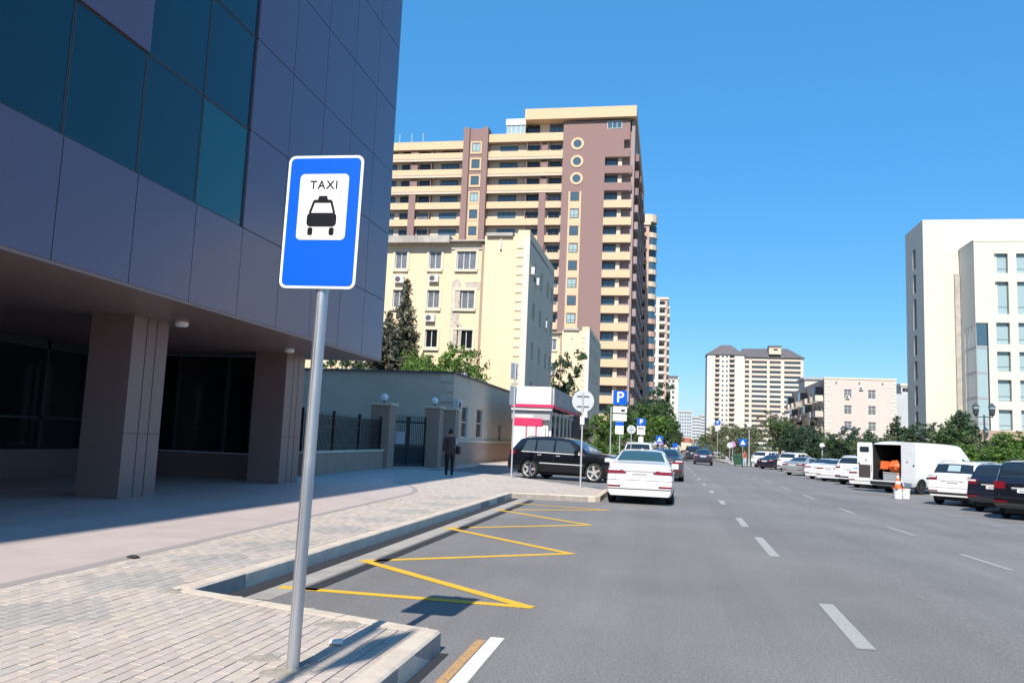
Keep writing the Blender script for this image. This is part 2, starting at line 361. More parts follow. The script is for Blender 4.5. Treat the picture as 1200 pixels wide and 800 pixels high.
# ---- pavement: base sheet, paving blocks, kerb stones
PAVE=[(-1.62,-6),(-1.62,6.15),(-4.12,6.9),(-4.12,22.42),(-2.05,22.62),(-1.74,22.95),(-1.74,26.3),(-6.3,33.0),(-9.0,35.2),(-10.6,37.6),(-10.6,70),(-60,70),(-60,-6)]
pav=struct(MB().prism(PAVE[::1],-.2,.138).build('pavement','grout'))
def inpoly(x,y,P):
    c=False; n=len(P)
    for i in range(n):
        x0,y0=P[i]; x1,y1=P[(i+1)%n]
        if (y0>y)!=(y1>y) and x<(x1-x0)*(y-y0)/(y1-y0)+x0: c=not c
    return c
def tx(y): return -5.52-.55*min(max((y-6)/13,0),1) if y<19 else -6.07-.065*(y-19)**2     # edge of the smooth terrace
BF=[(-1.70,-1),(-1.70,6.10),(-4.2,6.86),(-4.2,22.5),(-2.1,22.7),(-1.82,23.0),(-1.82,26.3),(-6.3,32.9),(-12,36),(-12,-1)]
GREY=[(-4.55,5.6),(-4.8,7.05),(-4.8,8.5),(-4.76,9.8),(-4.74,11.9),(-4.75,13.6),(-4.8,15.4),(-4.8,17.4),(-4.8,19.6)]
bl,bw=.222,.096; bricks=[]
i0=int(-12/bw)
for i in range(i0,int(-1.6/bw)+1):
    x=(i+.5)*bw
    for j in range(4,int(34/bl)+1):
        y=(j+(.5 if i%2 else 0))*bl
        if x>tx(y)-.05 and inpoly(x,y,BF): bricks.append((x,y))
def brick_col(x,y):
    r=random.random(); base=Vector((.475,.405,.350))*(.93+.14*random.random())
    base.y*=1+.03*(random.random()-.5); base.z*=1+.06*(random.random()-.5)
    for gx,gy in GREY:
        d=abs(x-gx)/.62+abs(y-gy)/.62
        if d+random.uniform(-.12,.12)<1: return tuple(Vector((.375,.345,.315))*(.93+.14*random.random()))
    if r<.06: return tuple(Vector((.41,.37,.335))*(.95+.1*random.random()))
    return tuple(base)
def brick_geo(b, x, y, ox=0., oy=0., oz=0.):
    hx=bw/2-.0036-random.random()*.002; hy=bl/2-.0026-random.random()*.0012; c=.0028; z1=.150+random.uniform(-.0016,.0012); z0=.10
    tx_,ty_=random.uniform(-.007,.007),random.uniform(-.005,.005); x+=random.uniform(-.0015,.0015)
    def P(u,v,z): return (x-ox+u, y-oy+v, z-oz+(u*tx_+v*ty_ if z>z0+.001 else 0))
    vs=[P(-hx,-hy,z0),P(hx,-hy,z0),P(hx,hy,z0),P(-hx,hy,z0),P(-hx,-hy,z1-c),P(hx,-hy,z1-c),P(hx,hy,z1-c),P(-hx,hy,z1-c),P(-hx+c,-hy+c,z1),P(hx-c,-hy+c,z1),P(hx-c,hy-c,z1),P(-hx+c,hy-c,z1)]
    fs=[(0,1,5,4),(1,2,6,5),(2,3,7,6),(3,0,4,7),(4,5,9,8),(5,6,10,9),(6,7,11,10),(7,4,8,11),(8,9,10,11)]
    b.add(vs,fs,0,brick_col(x,y))
def vis_size(x,y):
    u,v,D=project((x,y,.15))
    if D<.3 or u<-30 or u>1230 or v>830: return 0
    return 1/D**2*(1.43/D)
order=sorted(bricks,key=lambda p:-vis_size(*p))
for x,y in order[:300]:
    b=MB(); brick_geo(b,x,y,x,y,.15); b.build('brick','brick',pav,loc=(x,y,.15))
b=MB()
for x,y in order[300:]: brick_geo(b,x,y)
tag(b.build('bricks','brick',pav),kind='stuff')
# smooth terrace in front of the office block
T=[(tx(y),y) for y in [-6,6,9,12,15,19]+[19+.5*k for k in range(1,13)]]+[(-8.6,26),(-10.4,31),(-10.6,70),(-60,70),(-60,-6)]
ter=struct(MB().prism(T,-.15,.1525).build('terrace','terrace'))
b=MB()
for i in range(len(T)-18,0): pass
E0=[(tx(y),y) for y in [-6,0,6,9,12,15,19]+[19+.5*k for k in range(1,12)]]
for (x0,y0),(x1,y1) in zip(E0,E0[1:]): b.add([(x0-.02,y0,.1545),(x0-.15,y0,.1545),(x1-.15,y1,.1545),(x1-.02,y1,.1545)],[(0,3,2,1)])
b.build('edge_strip','terrace_joint',ter)
# large terrace slabs: thin dark joints cut into the sheet
b=MB()
for y in range(-4,24,2): b.box(-30,tx(y)-.16,y-.004,y+.004,.1527,.1532)
for x in (-7.4,-8.9,-10.4,-11.9,-13.4): b.box(x-.004,x+.004,-6,23,.1533,.1537)
b.build('slab_joints','terrace_joint',ter)
# kerb stones, one by one
KERB=[(-1.62,-6),(-1.62,6.15),(-4.12,6.9),(-4.12,22.42),(-2.05,22.62),(-1.86,22.72),(-1.76,22.9),(-1.74,23.2),(-1.74,26.4)]
kerb=struct(link('kerb',None,None,(0,0,0)))
def kerb_run(p,q,inside,step=1.0,drop=0):
    p=Vector(p);q=Vector(q);L=(q-p).length;d=(q-p)/L;nrm=Vector((-d.y,d.x)) if inside>0 else Vector((d.y,-d.x))
    n=max(1,round(L/step))
    for i in range(n):
        l=L/n; h=.155+random.uniform(-.004,.004); o=random.uniform(-.004,.004); c=.018
        b=MB(); a0=.004; a1=l-.004
        prof=[(0,-.25),(0,h-c),(c,h),(.15,h),(.15,-.25)]
        vs=[(a,u,z) for a in (a0,a1) for u,z in prof]; m=len(prof)
        b.add(vs,[tuple(range(m)),tuple(range(2*m-1,m-1,-1))]+[(k,m+k,m+(k+1)%m,(k+1)%m) for k in range(m)])
        ob=b.build('kerb_stone','kerb_concrete',kerb,loc=(p.x+d.x*l*i+nrm.x*o,p.y+d.y*l*i+nrm.y*o,0))
        if inside<0:
            for v in ob.data.vertices: v.co.y*=-1
        fixn(ob.data); ob.rotation_euler=(random.uniform(-.006,.006),random.uniform(-.003,.003),math.atan2(d.y,d.x)+random.uniform(-.002,.002))
for a,c in zip(KERB,KERB[1:]): kerb_run(a,c,1)
# corner block at the end of the lay-by is broken: loose mortar crumbs
for cx,cy,r0,mm,nm,lb in ((-4.22,6.72,.10,'mortar','mortar_lump','crumbled mortar lump at the inner corner of the lay-by kerb'),(-2.19,4.85,.16,'mortar','mortar_collar','rough mortar collar around the foot of the taxi sign pole'),(-2.48,5.02,.10,'mortar','mortar_lump','dried mortar splash on the paving beside the taxi sign pole'),(-2.38,6.05,.15,'mortar','mortar_lump','grey patch of broken mortar on the paving near the lay-by kerb')):
    b=MB(); n=36; rings=[]; ph=[random.uniform(0,6.28) for _ in range(6)]
    def wob(a): return 1+.22*math.sin(2*a+ph[0])+.16*math.sin(3*a+ph[1])+.12*math.sin(5*a+ph[2])+.08*math.sin(9*a+ph[3])
    for k,(f,h) in enumerate(((1,.0),(.9,.004),(.72,.008),(.5,.011),(.25,.014))):
        rings.append([(cx+math.cos(2*math.pi*i/n)*r0*f*wob(2*math.pi*i/n),cy+math.sin(2*math.pi*i/n)*r0*f*wob(2*math.pi*i/n)*1.15,.147+h*random.uniform(.6,1.5)) for i in range(n)])
    vs=[v for r_ in rings for v in r_]
    b.add(vs,[(k*n+i,k*n+(i+1)%n,(k+1)*n+(i+1)%n,(k+1)*n+i) for k in range(4) for i in range(n)]+[tuple(range(4*n,5*n))])
    tag(b.build(nm,mm,None,smooth=60),lb,'mortar')
# crushed cup lying by the pole, pebbles
b=MB().lathe([(.018,0),(.030,.09),(.028,.09),(.017,.004)],12,axis='x',c=(0,0,.03)); o=b.build('crushed_cup','sign_white',None,smooth=40,loc=(-2.22,5.47,.150),rz=R(25)); o.scale=(1,1.2,.75); tag(o,'crushed pale plastic cup lying on the paving by the sign pole','litter')
b=MB().lathe([(.0,0),(.05,.0),(.06,.02),(.03,.05),(0,.055)],9); o=b.build('stone','joint_dark',None,loc=(-5.62,8.2,.152)); o.scale=(1.3,.9,.6); tag(o,'small dark stone lying on the smooth terrace edge','stone')
# right-hand side: kerb and planted verge
v=MB(); v.box(15.0,15.2,-30,700,-.6,-.14); struct(v.build('verge_kerb','kerb_concrete'))
v=MB(); v.add([(15.2,-30,-.16),(300,-30,-.16),(300,700,-.16),(15.2,700,-.16)],[(0,1,2,3)]); struct(v.build('verge','earth'))
v=MB().prism([(-4.2,46),(-3.9,47),(-3.9,500),(-30,500),(-30,46)],-.2,.12); struct(v.build('side_pavement','terrace'))
v=MB().prism([(7.6,102),(8.1,101),(15,101),(15,400),(7.6,400)],-.5,-.16); struct(v.build('traffic_island','concrete'))

# ================================================================== OFFICE BLOCK ON THE LEFT
FX=-8.25; YC=22.92; ZB=3.74; HB=23.0
ob=thing('office_block','dark purple granite office block raised on square stone piers, teal glazing','building',(FX,YC,.15))
wslab('wall',-40,FX-.06,-12,YC-.06,ZB+.05,HB,'joint_dark',ob)                # backing behind the open joints
wslab('soffit',-40,FX-.02,-12,YC-.02,ZB-.04,ZB+.045,'granite_soffit',ob)
gy=[-8.5,-6.86,-5.2,-3.56,-1.92,-.28,1.37,3.02,4.67,6.32,7.97,9.62,11.27,12.92,14.55,16.2,17.88,19.57,21.27,YC]
gzr=[ZB,5.5,7.5,9.42,11.35,13.3,15.25,17.2,19.15,21.1,HB]
def pane(y0,y1,z0,z1,g):
    o=wslab('pane',FX-.10,FX-.045,y0+.03,y1-.03,z0+.03,z1-.03,g,ob)
    f=MB(); hy=(y1-y0)/2; hz=(z1-z0)
    for (a,b_,c,d_) in ((-hy,-hy+.035,0,hz),(hy-.035,hy,0,hz),(-hy+.035,hy-.035,0,.035),(-hy+.035,hy-.035,hz-.035,hz)): f.box(-.028,.034,a+.004,b_-.004,c-.03+.004,d_-.03-.004)
    f.build('frame','frame_dark',o)
def tall(j): return 11<gy[j]<14.5 or gy[j] in (1.37,3.02)
for j in range(len(gy)-1):
    for i in range(len(gzr)-1):
        y0,y1,z0,z1=gy[j],gy[j+1],gzr[i],gzr[i+1]
        glass = (i==1 and gy[j+1]<14.6) or (i>=1 and (tall(j)))
        if i in (4,7) and gy[j+1]<11.3: glass=True
        if glass: pane(y0,y1,z0,z1,'teal_glass_light' if (gy[j]>12.8 and i==1) else 'teal_glass')
        else:
            o=wslab('granite_panel',FX-.05,FX,y0+.009,y1-.009,z0+.009,z1-.009,'granite',ob)
            o.rotation_euler=(0,random.uniform(-.0016,.0016),random.uniform(-.0016,.0016))
# end wall towards the yard, panels too
ex=[FX-1.65*k for k in range(0,10)]
for i in range(len(gzr)-1):
    for k in range(len(ex)-1): wslab('granite_panel',ex[k+1]+.006,ex[k]-.006,YC-.05,YC,gzr[i]+.006,gzr[i+1]-.006,'granite',ob)
# rows of piers with vertical joints
def pier(x0,x1,y0,y1):
    p=wslab('pier',x0,x1,y0,y1,.15,ZB-.042,'granite_pier',ob)
    w_=x1-x0; d_=y1-y0
    for f in (.38,.66): piece('joint',(.008,.02,ZB-.2),(w_/2-.001,-d_/2+d_*f,.0),'joint_dark',p)
    piece('joint',(.022,d_+.01,.01),(w_/2-.008,0,1.25),'joint_dark',p)
for y0 in (14.25,20.9,7.6,.9,-5.8): pier(-11.15,-10.22,y0,y0+1.15)
for y0 in (20.9,14.25,7.6): pier(-15.6,-14.7,y0,y0+1.15)
# recessed ground floor: plinth, glazed bays with mullions
wslab('plinth',-16.4,-15.9,-10,YC-.4,.15,.85,'granite_pier',ob)
wslab('lobby_core',-40,-16.5,-10,YC-.4,.15,ZB-.045,'granite_pier',ob)
y=-9.
while y<YC-2:
    o=wslab('lobby_glass',-16.12,-16.08,y,y+1.9,.86,ZB-.30,'dark_glass',ob); wslab('mullion',-16.14,-16.0,y+1.9,y+2.0,.86,ZB-.05,'frame_dark',ob); y+=2.0
wslab('glass_header',-16.14,-16.0,-9.,YC-.6,ZB-.29,ZB-.05,'frame_dark',ob)
wslab('transom',-16.07,-16.0,-9.,YC-.6,1.62,1.69,'frame_dark',ob)
for (px,py) in ((213,379),(339,410)):
    P=at_z(px,py,ZB-.06); b=MB().lathe([(0,-.07),(.10,-.07),(.13,-.045),(.135,.02)],20); b.build('soffit_lamp','globe',ob,smooth=40,loc=(P.x-FX,P.y-YC,ZB-.06-.15))
# low end wall under the block at the far side
wslab('end_plinth',-16,-11.16,22.3,22.6,.15,.85,'granite_pier',ob)
for k in range(3): wslab('lobby_glass',-15.9+1.58*k,-15.9+1.58*k+1.5,22.42,22.46,.86,ZB-.05,'dark_glass',ob); wslab('mullion',-15.9+1.58*k+1.5,-15.9+1.58*k+1.58,22.38,22.5,.86,ZB-.05,'frame_dark',ob)

# ================================================================== TAXI SIGN
S=thing('taxi_sign','blue taxi stand sign with taxi pictogram on a tall grey steel pole','road sign',(-2.19,4.85,.15))
S.rotation_euler=(0,R(.62),0)
b=MB(); b.tube([(0,.0,-.1),(0,.0,2.7),(0,.0,3.12)],.0385,20); b.tube([(0,0,3.12),(0,0,3.135)],.041,20); b.build('pole','steel',S,smooth=40); MB().box(-.012,-.008,-.0392,-.036,.02,2.5).build('weld_seam','sign_grey',S)
b=MB(); b.box(-.20,.20,-.048,-.03,2.50,2.53).box(-.20,.20,-.048,-.03,2.98,3.01); b.build('bracket','pole_grey',S)
PZ=2.325
pl=MB().prism_y(rrect(-.255,.255,0,.865,.045),-.056,-.05).build('plate','sign_white',S,loc=(-0.018,0,PZ))
MB().prism_y(rrect(-.238,.238,.017,.848,.032),-.0585,-.0562).build('blue_field','sign_blue',pl)
MB().prism_y(rrect(-.165,.165,.312,.742,.03),-.061,-.0587).build('white_field','sign_white',pl)
lettering('lettering','TAXI',.076,'sign_black',pl,(.0,-.0625,.668))
b=MB(); Y0,Y1=-.0635,-.0612
b.prism_y(rrect(-.100,.100,.398,.487,.026),Y0,Y1)
for sx in (-1,1): b.prism_y(rrect(sx*.072-.017,sx*.072+.017,.342,.392,.013),Y0,Y1)
# cab outline: pillars, roof and roof lamp
b.prism_y([(-.090,.4872),(-.074,.4872),(-.052,.556),(-.066,.564)],Y0,Y1); b.prism_y([(.074,.4872),(.090,.4872),(.066,.564),(.052,.556)],Y0,Y1)
b.prism_y([(-.066,.5642),(-.05,.553),(.05,.553),(.066,.5642),(.056,.573),(-.056,.573)],Y0,Y1)
b.prism_y([(-.034,.5732),(.034,.5732),(.027,.598),(-.027,.598)],Y0,Y1)
b.build('taxi_pictogram','sign_black',pl)
# unseen post added behind the camera, its turned plate casting the shadow patch
S2=thing('shadow_post','tall thin grey post with a plate turned sideways, added out of view to cast the shadow beside the taxi sign','road sign',(-2.34,-.60,.15))
MB().tube([(0,0,-.1),(0,0,6.42)],.034,12).build('pole','steel',S2,smooth=40)
o=MB().prism_y(rrect(-.26,.26,0,.86,.05),-.045,-.035).build('plate','sign_back',S2,loc=(.15,0,5.46),rz=R(64))
# ================================================================== BUILDINGS
def at_x(px, py, X):
    d=ray(px,py); return Vector((0,0,CAM_H))+d*(X/d.x)
def facade(root, loc, face, wd, h, openings, m, depth=.22, name='wall', z0=0., reveal=None):
    """one wall sheet with real openings; each opening (u0,u1,za,zb,glass,frame,bars,cross) gets a window set back in its reveal. loc is local to root: left end of the wall seen from outside"""
    us=sorted({0,wd}|{o[0] for o in openings}|{o[1] for o in openings}); zs=sorted({z0,h}|{o[2] for o in openings}|{o[3] for o in openings})
    b=MB()
    for i in range(len(us)-1):
        for j in range(len(zs)-1):
            cu=(us[i]+us[i+1])/2; cz=(zs[j]+zs[j+1])/2
            if any(o[0]<cu<o[1] and o[2]<cz<o[3] for o in openings): continue
            b.add([(us[i],0,zs[j]),(us[i+1],0,zs[j]),(us[i+1],0,zs[j+1]),(us[i],0,zs[j+1])],[(0,1,2,3)])
    for o in openings:
        u0,u1,a,c=o[:4]; D=depth
        b.add([(u0,0,a),(u1,0,a),(u1,0,c),(u0,0,c),(u0,D,a),(u1,D,a),(u1,D,c),(u0,D,c)],[(0,4,5,1)]+([(1,5,6,2)] if u1<wd-.06 else [])+[(2,6,7,3)]+([(3,7,4,0)] if u0>.03 else []),1 if reveal else 0)
    rz={0:0,1:R(90),3:R(-90)}[face]
    wo=b.build(name,[m,reveal] if reveal else m,root,loc=loc,rz=rz)
    cs,sn=math.cos(rz),math.sin(rz)
    for o in openings:
        u0,u1,a,c=o[:4]
        if len(o)<5 or o[4] is None: continue
        fr=o[5] if len(o)>5 else 'frame_white'; bars=o[6] if len(o)>6 else 1; cr=o[7] if len(o)>7 else 0
        fw=.06; u=(u0+u1)/2; d=depth-.06
        window(root, loc[0]+u*cs-d*sn, loc[2]+a+fw, (u1-u0)-2*fw-.004, (c-a)-2*fw-.004, loc[1]+u*sn+d*cs, o[4], fr, bars, cr, face=face, fw=fw)
    return wo
def body(root, x0,x1,y0,y1,z0,z1,m,name='core'): return slab(name,x0,x1,y0,y1,z0,z1,m,root)
def ac_unit(root, x, y, z, face=0):
    rz={0:0,1:R(90),3:R(-90)}[face]
    o=link('air_conditioner',_ac[0],root,(x,y,z),rz); link('fan_grille',_ac[1],o)
_ac=(MB().box(-.42,.42,-.34,-.02,0,.60).mesh('air_conditioner','ac_white'), MB().lathe([(.0,-.35),(.22,-.35),(.24,-.341)],16,axis='y',c=(-.1,0,.3)).mesh('fan_grille','ac_grille'))

# ---- low yard building in the shade
LX,LY=-10.9,41.5
lb=thing('yard_building','low cream building with grey base course and stepped corner quoins behind the iron gate','building',(LX,LY,.15))
LH=4.72
def onx(px,py): 
    P=at_x(px,py,LX); return P.y-LY, P.z-.15
ops=[]
for (x0,x1,t,bb) in ((541.5,548.5,476,513),(559,566,479,513),(583.5,588.5,497,518)):
    u0,_=onx(x0,t); u1,_=onx(x1,t); _,za=onx((x0+x1)/2,bb); _,zb=onx((x0+x1)/2,t); ops.append((u0,u1,za,zb,'dark_glass','frame_white',0,.5))
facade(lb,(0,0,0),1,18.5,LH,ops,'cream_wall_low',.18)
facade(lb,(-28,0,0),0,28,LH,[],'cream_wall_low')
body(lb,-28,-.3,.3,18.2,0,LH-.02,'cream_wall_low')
slab('coping',-28,.12,-.12,18.6,LH,LH+.10,'roof_grey',lb)
slab('base_course',0,.10,.0,18.5,0,1.18,'stone_clad',lb); slab('base_cap',0,.14,-.04,18.5,1.185,1.30,'quoin',lb)
for k in range(9):
    wq=.75 if k%2==0 else .42; slab('quoin',-wq,.03,-.05,.0-.002,LH-.45-k*.52+.02,LH-k*.52-.01,'quoin',lb) if LH-k*.52>.6 else None
P=onx(533,482); ac_unit(lb,.0,P[0]-.2,P[1],1)
b=MB()
b.tube([(.03,1.6,LH),(.03,1.6,1.3)],.035,8).build('downpipe','ac_white',lb) if False else None
MB().tube([(.08,17.9,LH),(.08,17.9,.1)],.05,8).build('downpipe','stone_clad',lb)

# ---- boundary fence, gate piers, gate
fr=thing('iron_fence','black iron railing on a low pale stone wall beside the office block','fence',(-11.6,25.2,.15))
A=Vector((-11.55,25.0)); B=Vector((-12.15,34.2)); d=(B-A); Ln=d.length; fr.location=(A.x,A.y,.15); fr.rotation_euler=(0,0,math.atan2(d.y,d.x))
for k in range(9): slab('wall_block',k*Ln/9+.006,(k+1)*Ln/9-.006,-.18,.18,0,.72,'stone_clad',fr)
slab('wall_cap',0,Ln,-.22,.22,.722,.80,'quoin',fr)
slab('rail',0,Ln,-.02,.02,.95,.99,'iron',fr); slab('rail',0,Ln,-.02,.02,1.92,1.96,'iron',fr); slab('rail',0,Ln,-.02,.02,1.62,1.65,'iron',fr)
for k in range(4): slab('post',k*Ln/3.0-.05 if k else 0,k*Ln/3.0+.05 if k<3 else Ln,-.045,.045,.80,2.2,'iron',fr)
bar=MB().box(-.012,.012,-.012,.012,0,1.22).add([(-.03,0,1.22),(0,-.012,1.22),(.03,0,1.22),(0,.012,1.22),(0,0,1.36)],[(0,1,4),(1,2,4),(2,3,4),(3,0,4)]).mesh('baluster','iron')
n=int(Ln/.13)
for k in range(1,n): link('baluster',bar,fr,(k*Ln/n,0,.80))
def gate_pier(x,y,h,label,lamp=True,wd=.78):
    t=thing('gate_pier',label,'gate pier',(x,y,.15),group='gate piers')
    nb=6
    for k in range(nb): slab('stone_block',-wd/2,wd/2,-wd/2,wd/2,k*h/nb+.005,(k+1)*h/nb-.005,'stone_clad',t)
    slab('core',-wd/2+.02,wd/2-.02,-wd/2+.02,wd/2-.02,0,h-.01,'mortar',t)
    slab('cap',-wd/2-.08,wd/2+.08,-wd/2-.08,wd/2+.08,h,h+.12,'quoin',t)
    if lamp:
        l=MB().lathe([(.05,0),(.05,.06),(.03,.10)],12).build('lamp_base','iron',t,loc=(0,0,h+.12))
        MB().lathe([(.03,0),(.13,.06),(.165,.165),(.13,.27),(.0,.33)],18).build('lamp_globe','globe',t,smooth=60,loc=(0,0,h+.21))
    return t
gate_pier(-12.25,34.75,2.7,'stone gate pier with globe lamp at the end of the iron railing',wd=.86)
gate_pier(-10.80,37.75,2.75,'stone gate pier with globe lamp between the iron gate and the cream building',wd=.72)
gate_pier(-10.50,39.6,2.75,'plain stone gate pier without a lamp against the cream building corner',False,.72)
gt=thing('iron_gate','black iron double gate with spear tops between the stone gate piers','gate',(-12.15,35.35,.15))
d=Vector((-11.05,37.35))-Vector((-12.15,35.35)); gw=d.length; gt.rotation_euler=(0,0,math.atan2(d.y,d.x))
for l in range(2):
    x0=l*gw/2+.02; x1=(l+1)*gw/2-.02
    lf=MB(); lf.box(x0,x0+.06,-.03,.03,.05,2.3).box(x1-.06,x1,-.03,.03,.05,2.3).box(x0+.06,x1-.06,-.025,.025,.05,.13).box(x0+.06,x1-.06,-.025,.025,2.0,2.08).box(x0+.06,x1-.06,-.025,.025,.95,1.02)
    lf=lf.build('gate_leaf','iron',gt); slab('kick_panel',x0+.06,x1-.06,-.008,.008,.14,.94,'iron',lf)
    for k in range(9): link('baluster',bar,lf,(x0+.1+k*(x1-x0-.2)/8,0,1.03))
slab('notice',gw/2-.75,gw/2-.25,-.05,-.035,1.05,1.6,'sign_grey',gt)

# ---- five-storey cream block and the one behind it
def quoins_teeth(root,x,y,z0,z1,m='quoin'):
    z=z1; 
    while z>z0: slab('quoin',x-.55,x-.02,y-.07,y-.002,z-.34,z-.05,m,root); z-=.74
def cream_block(name,label,X,Y,wd,H,dep,left_x,rows_top,win=True):
    t=thing(name,label,'building',(X,Y,-.1))
    bx=-3.75                                    # break between windowed front and blank corner bay
    ops=[]
    for k in range(5):
        z=rows_top-3.32*k
        for (u,ww,hh,bars,g) in ((bx-1.65,1.66,1.55,2,'curtain_glass'),(bx-4.35,1.05,1.5,1,'curtain_glass'),(bx-7.35,1.05,1.5,1,'curtain_glass'),(bx-10.6,1.5,1.5,1,'curtain_glass')):
            if u-ww/2< -wd+.3: continue
            u0=wd+u-ww/2; ops.append((u0,u0+ww,z-hh,z,g if (k+int(u))%3 else 'dark_glass','frame_white',bars,0))
    facade(t,(-wd,.55,0),0,wd+bx,H,[o for o in ops if o[1]<wd+bx-.02],'cream',.2)
    facade(t,(bx,0,0),0,-bx,H+.35,[],'cream')
    slab('return_strip',bx-.30,bx-.002,.30,.56,0,H,'stone_clad',t)
    body(t,-wd+.02,-.25,.8,dep-.02,0,H-.02,'cream'); slab('roof',-wd,0,.02,dep,H+.002,H+.12,'cornice_grey',t)
    slab('cornice',-wd,bx-3.0,-.25,.9,H-.15,H+.45,'cornice_grey',t); slab('cornice',bx+.15,-1.4,-.3,.7,H+.36,H+.62,'cornice_grey',t)
    slab('parapet',-1.0,-.01,.01,dep,H+.12,H+.9,'cream',t); slab('band',bx-3.0,bx-.02,.45,.549,H-.6,H-.45,'cornice_grey',t)
    for k in range(5):
        for (u,ww) in ((bx-1.65,1.66),(bx-4.35,1.05),(bx-7.35,1.05)):
            if u-ww/2>-wd+.3:
                z=rows_top-3.32*k; slab('sill',u-ww/2-.15,u+ww/2+.15,.36,.548,z-1.75,z-1.56,'quoin',t); slab('surround',u-ww/2-.2,u+ww/2+.2,.47,.548,z+.002,z+.2,'quoin',t)
                slab('surround',u-ww/2-.2,u-ww/2-.002,.47,.548,z-1.55,z,'quoin',t); slab('surround',u+ww/2+.002,u+ww/2+.2,.47,.548,z-1.55,z,'quoin',t)
    quoins_teeth(t,-.5,0,1.,H-.3)
    slab('corner_quoin',-.5,.02,-.04,-.002,0,H+.3,'stone_white',t)
    so=[]
    for k in range(5):
        z=rows_top-.6-3.32*k
        for u in (2.6,6.4,10.4,13.2):
            if u<dep-1.2: so.append((u,u+1.15,z-1.5,z,'dark_glass','frame_white',1,0))
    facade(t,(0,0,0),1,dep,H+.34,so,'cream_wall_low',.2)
    MB().tube([(-2.4,-.12,H+.1),(-2.4,-.12,H-.75)],.09,8).build('rain_spout','ac_white',t)
    return t
cb=cream_block('apartment_block','cream five-storey apartment block with patched plaster and white windows behind the green tree','',65,22,18.2,15,0,17.55) if False else None
cb=cream_block('apartment_block','cream apartment block with scabbed plaster patches behind the low yard building',-11.25,65.,22.,17.9,15.,0,17.15)
for u,z in ((-8.1,14.5),(-8.25,11.15),(-11.1,14.4)): ac_unit(cb,u,.53,z)
for z,u in ((14.9,3.9),(12.0,9.4),(2.9,5.2),(5.4,8.8),(15.3,1.3)): ac_unit(cb,0,u,z,1)
for (x0,x1,z0,z1) in ((-6.55,-5.75,8.9,14.9),(-5.95,-5.5,8.8,11.0),(-5.5,-3.85,13.9,14.55),(-4.0,-3.78,12.8,13.6)):
    n=14; pts=[]
    for k in range(n):
        a=2*math.pi*k/n; sx=max(-1,min(1,1.5*math.cos(a))); sz=max(-1,min(1,1.5*math.sin(a)))
        pts.append(((x0+x1)/2+sx*(x1-x0)/2*random.uniform(.75,1.05),(z0+z1)/2+sz*(z1-z0)/2*random.uniform(.9,1.03)))
    MB().prism_y(pts,.525,.549).build('bare_plaster','plaster_patch',cb)
cb2=cream_block('apartment_block','smaller cream apartment block with stepped quoins standing before the brown tower',-10.6,112.,13.,16.6,20.,0,15.8)

# ---- brown and beige tower
TX,TY=-6.76,150.
tw=thing('tower_block','tall brown brick and beige banded tower block with three round windows','tower',(TX,TY,0))
X=lambda px:(px-745)*.1668
FP=3.31; ZT=56.6; NF=17
def tz(k): return ZT-FP*k
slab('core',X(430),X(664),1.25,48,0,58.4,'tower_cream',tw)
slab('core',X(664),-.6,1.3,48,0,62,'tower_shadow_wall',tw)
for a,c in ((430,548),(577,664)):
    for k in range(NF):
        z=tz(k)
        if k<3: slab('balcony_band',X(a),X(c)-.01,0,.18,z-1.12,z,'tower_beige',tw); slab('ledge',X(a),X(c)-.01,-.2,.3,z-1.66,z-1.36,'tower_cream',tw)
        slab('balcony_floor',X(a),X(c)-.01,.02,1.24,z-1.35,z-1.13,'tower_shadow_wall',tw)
# lower balconies stop at the piers
for k in range(3,NF):
    z=tz(k)
    for a,c in ((440,483.8),(492.2,547.5),(577.5,638),(646,663)): slab('balcony_band',X(a),X(c),0,.18,z-1.3,z,'tower_beige',tw)
zt=tz(3)+1.7
for a,c in ((484,492),(638.2,645.8)): slab('pier',X(a),X(c),-.12,1.2,0,zt,'brown_brick',tw)
slab('pier',X(660),X(663.9),-.02,1.2,0,zt,'brown_brick',tw) if False else None
for k in range(3):
    for a,c in ((484,492),(639,646)): slab('pier',X(a),X(c),.35,1.2,tz(k)+.005,tz(k)+1.2,'brown_brick',tw)
slab('roof_band',X(430),X(548)-.01,-.05,2,57.35,58.95,'tower_beige',tw); slab('ledge',X(430),X(548)-.01,-.25,1.2,56.75,57.0+.05,'tower_cream',tw) if False else None
slab('roof_band',X(577)+.01,X(664)-.01,-.05,2,58.5,60.1,'tower_beige',tw)
for k in range(NF):
    z=tz(k); wz=z-.15; h=1.6
    for (px,wp,g) in ((476.5,11,'dark_glass'),(500,13,'dark_glass'),(530,21,'blue_glass'),(600,21,'blue_glass'),(630,13.5,'dark_glass'),(655,13,'dark_glass'),(460,9,'blue_glass')):
        window(tw,X(px),wz,wp*.1668-.2,h if k>2 else 1.5,1.2,g if random.random()>.12 else 'curtain_glass','frame_dark',2 if wp>15 else 1,.25 if wp>15 else 0,fw=.1)
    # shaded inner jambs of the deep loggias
    for a in (483.4,508.5,622,638,646.3): slab('loggia_wall',X(a),X(a)+.12,.19,1.2,z,z+1.6,'brown_brick',tw)
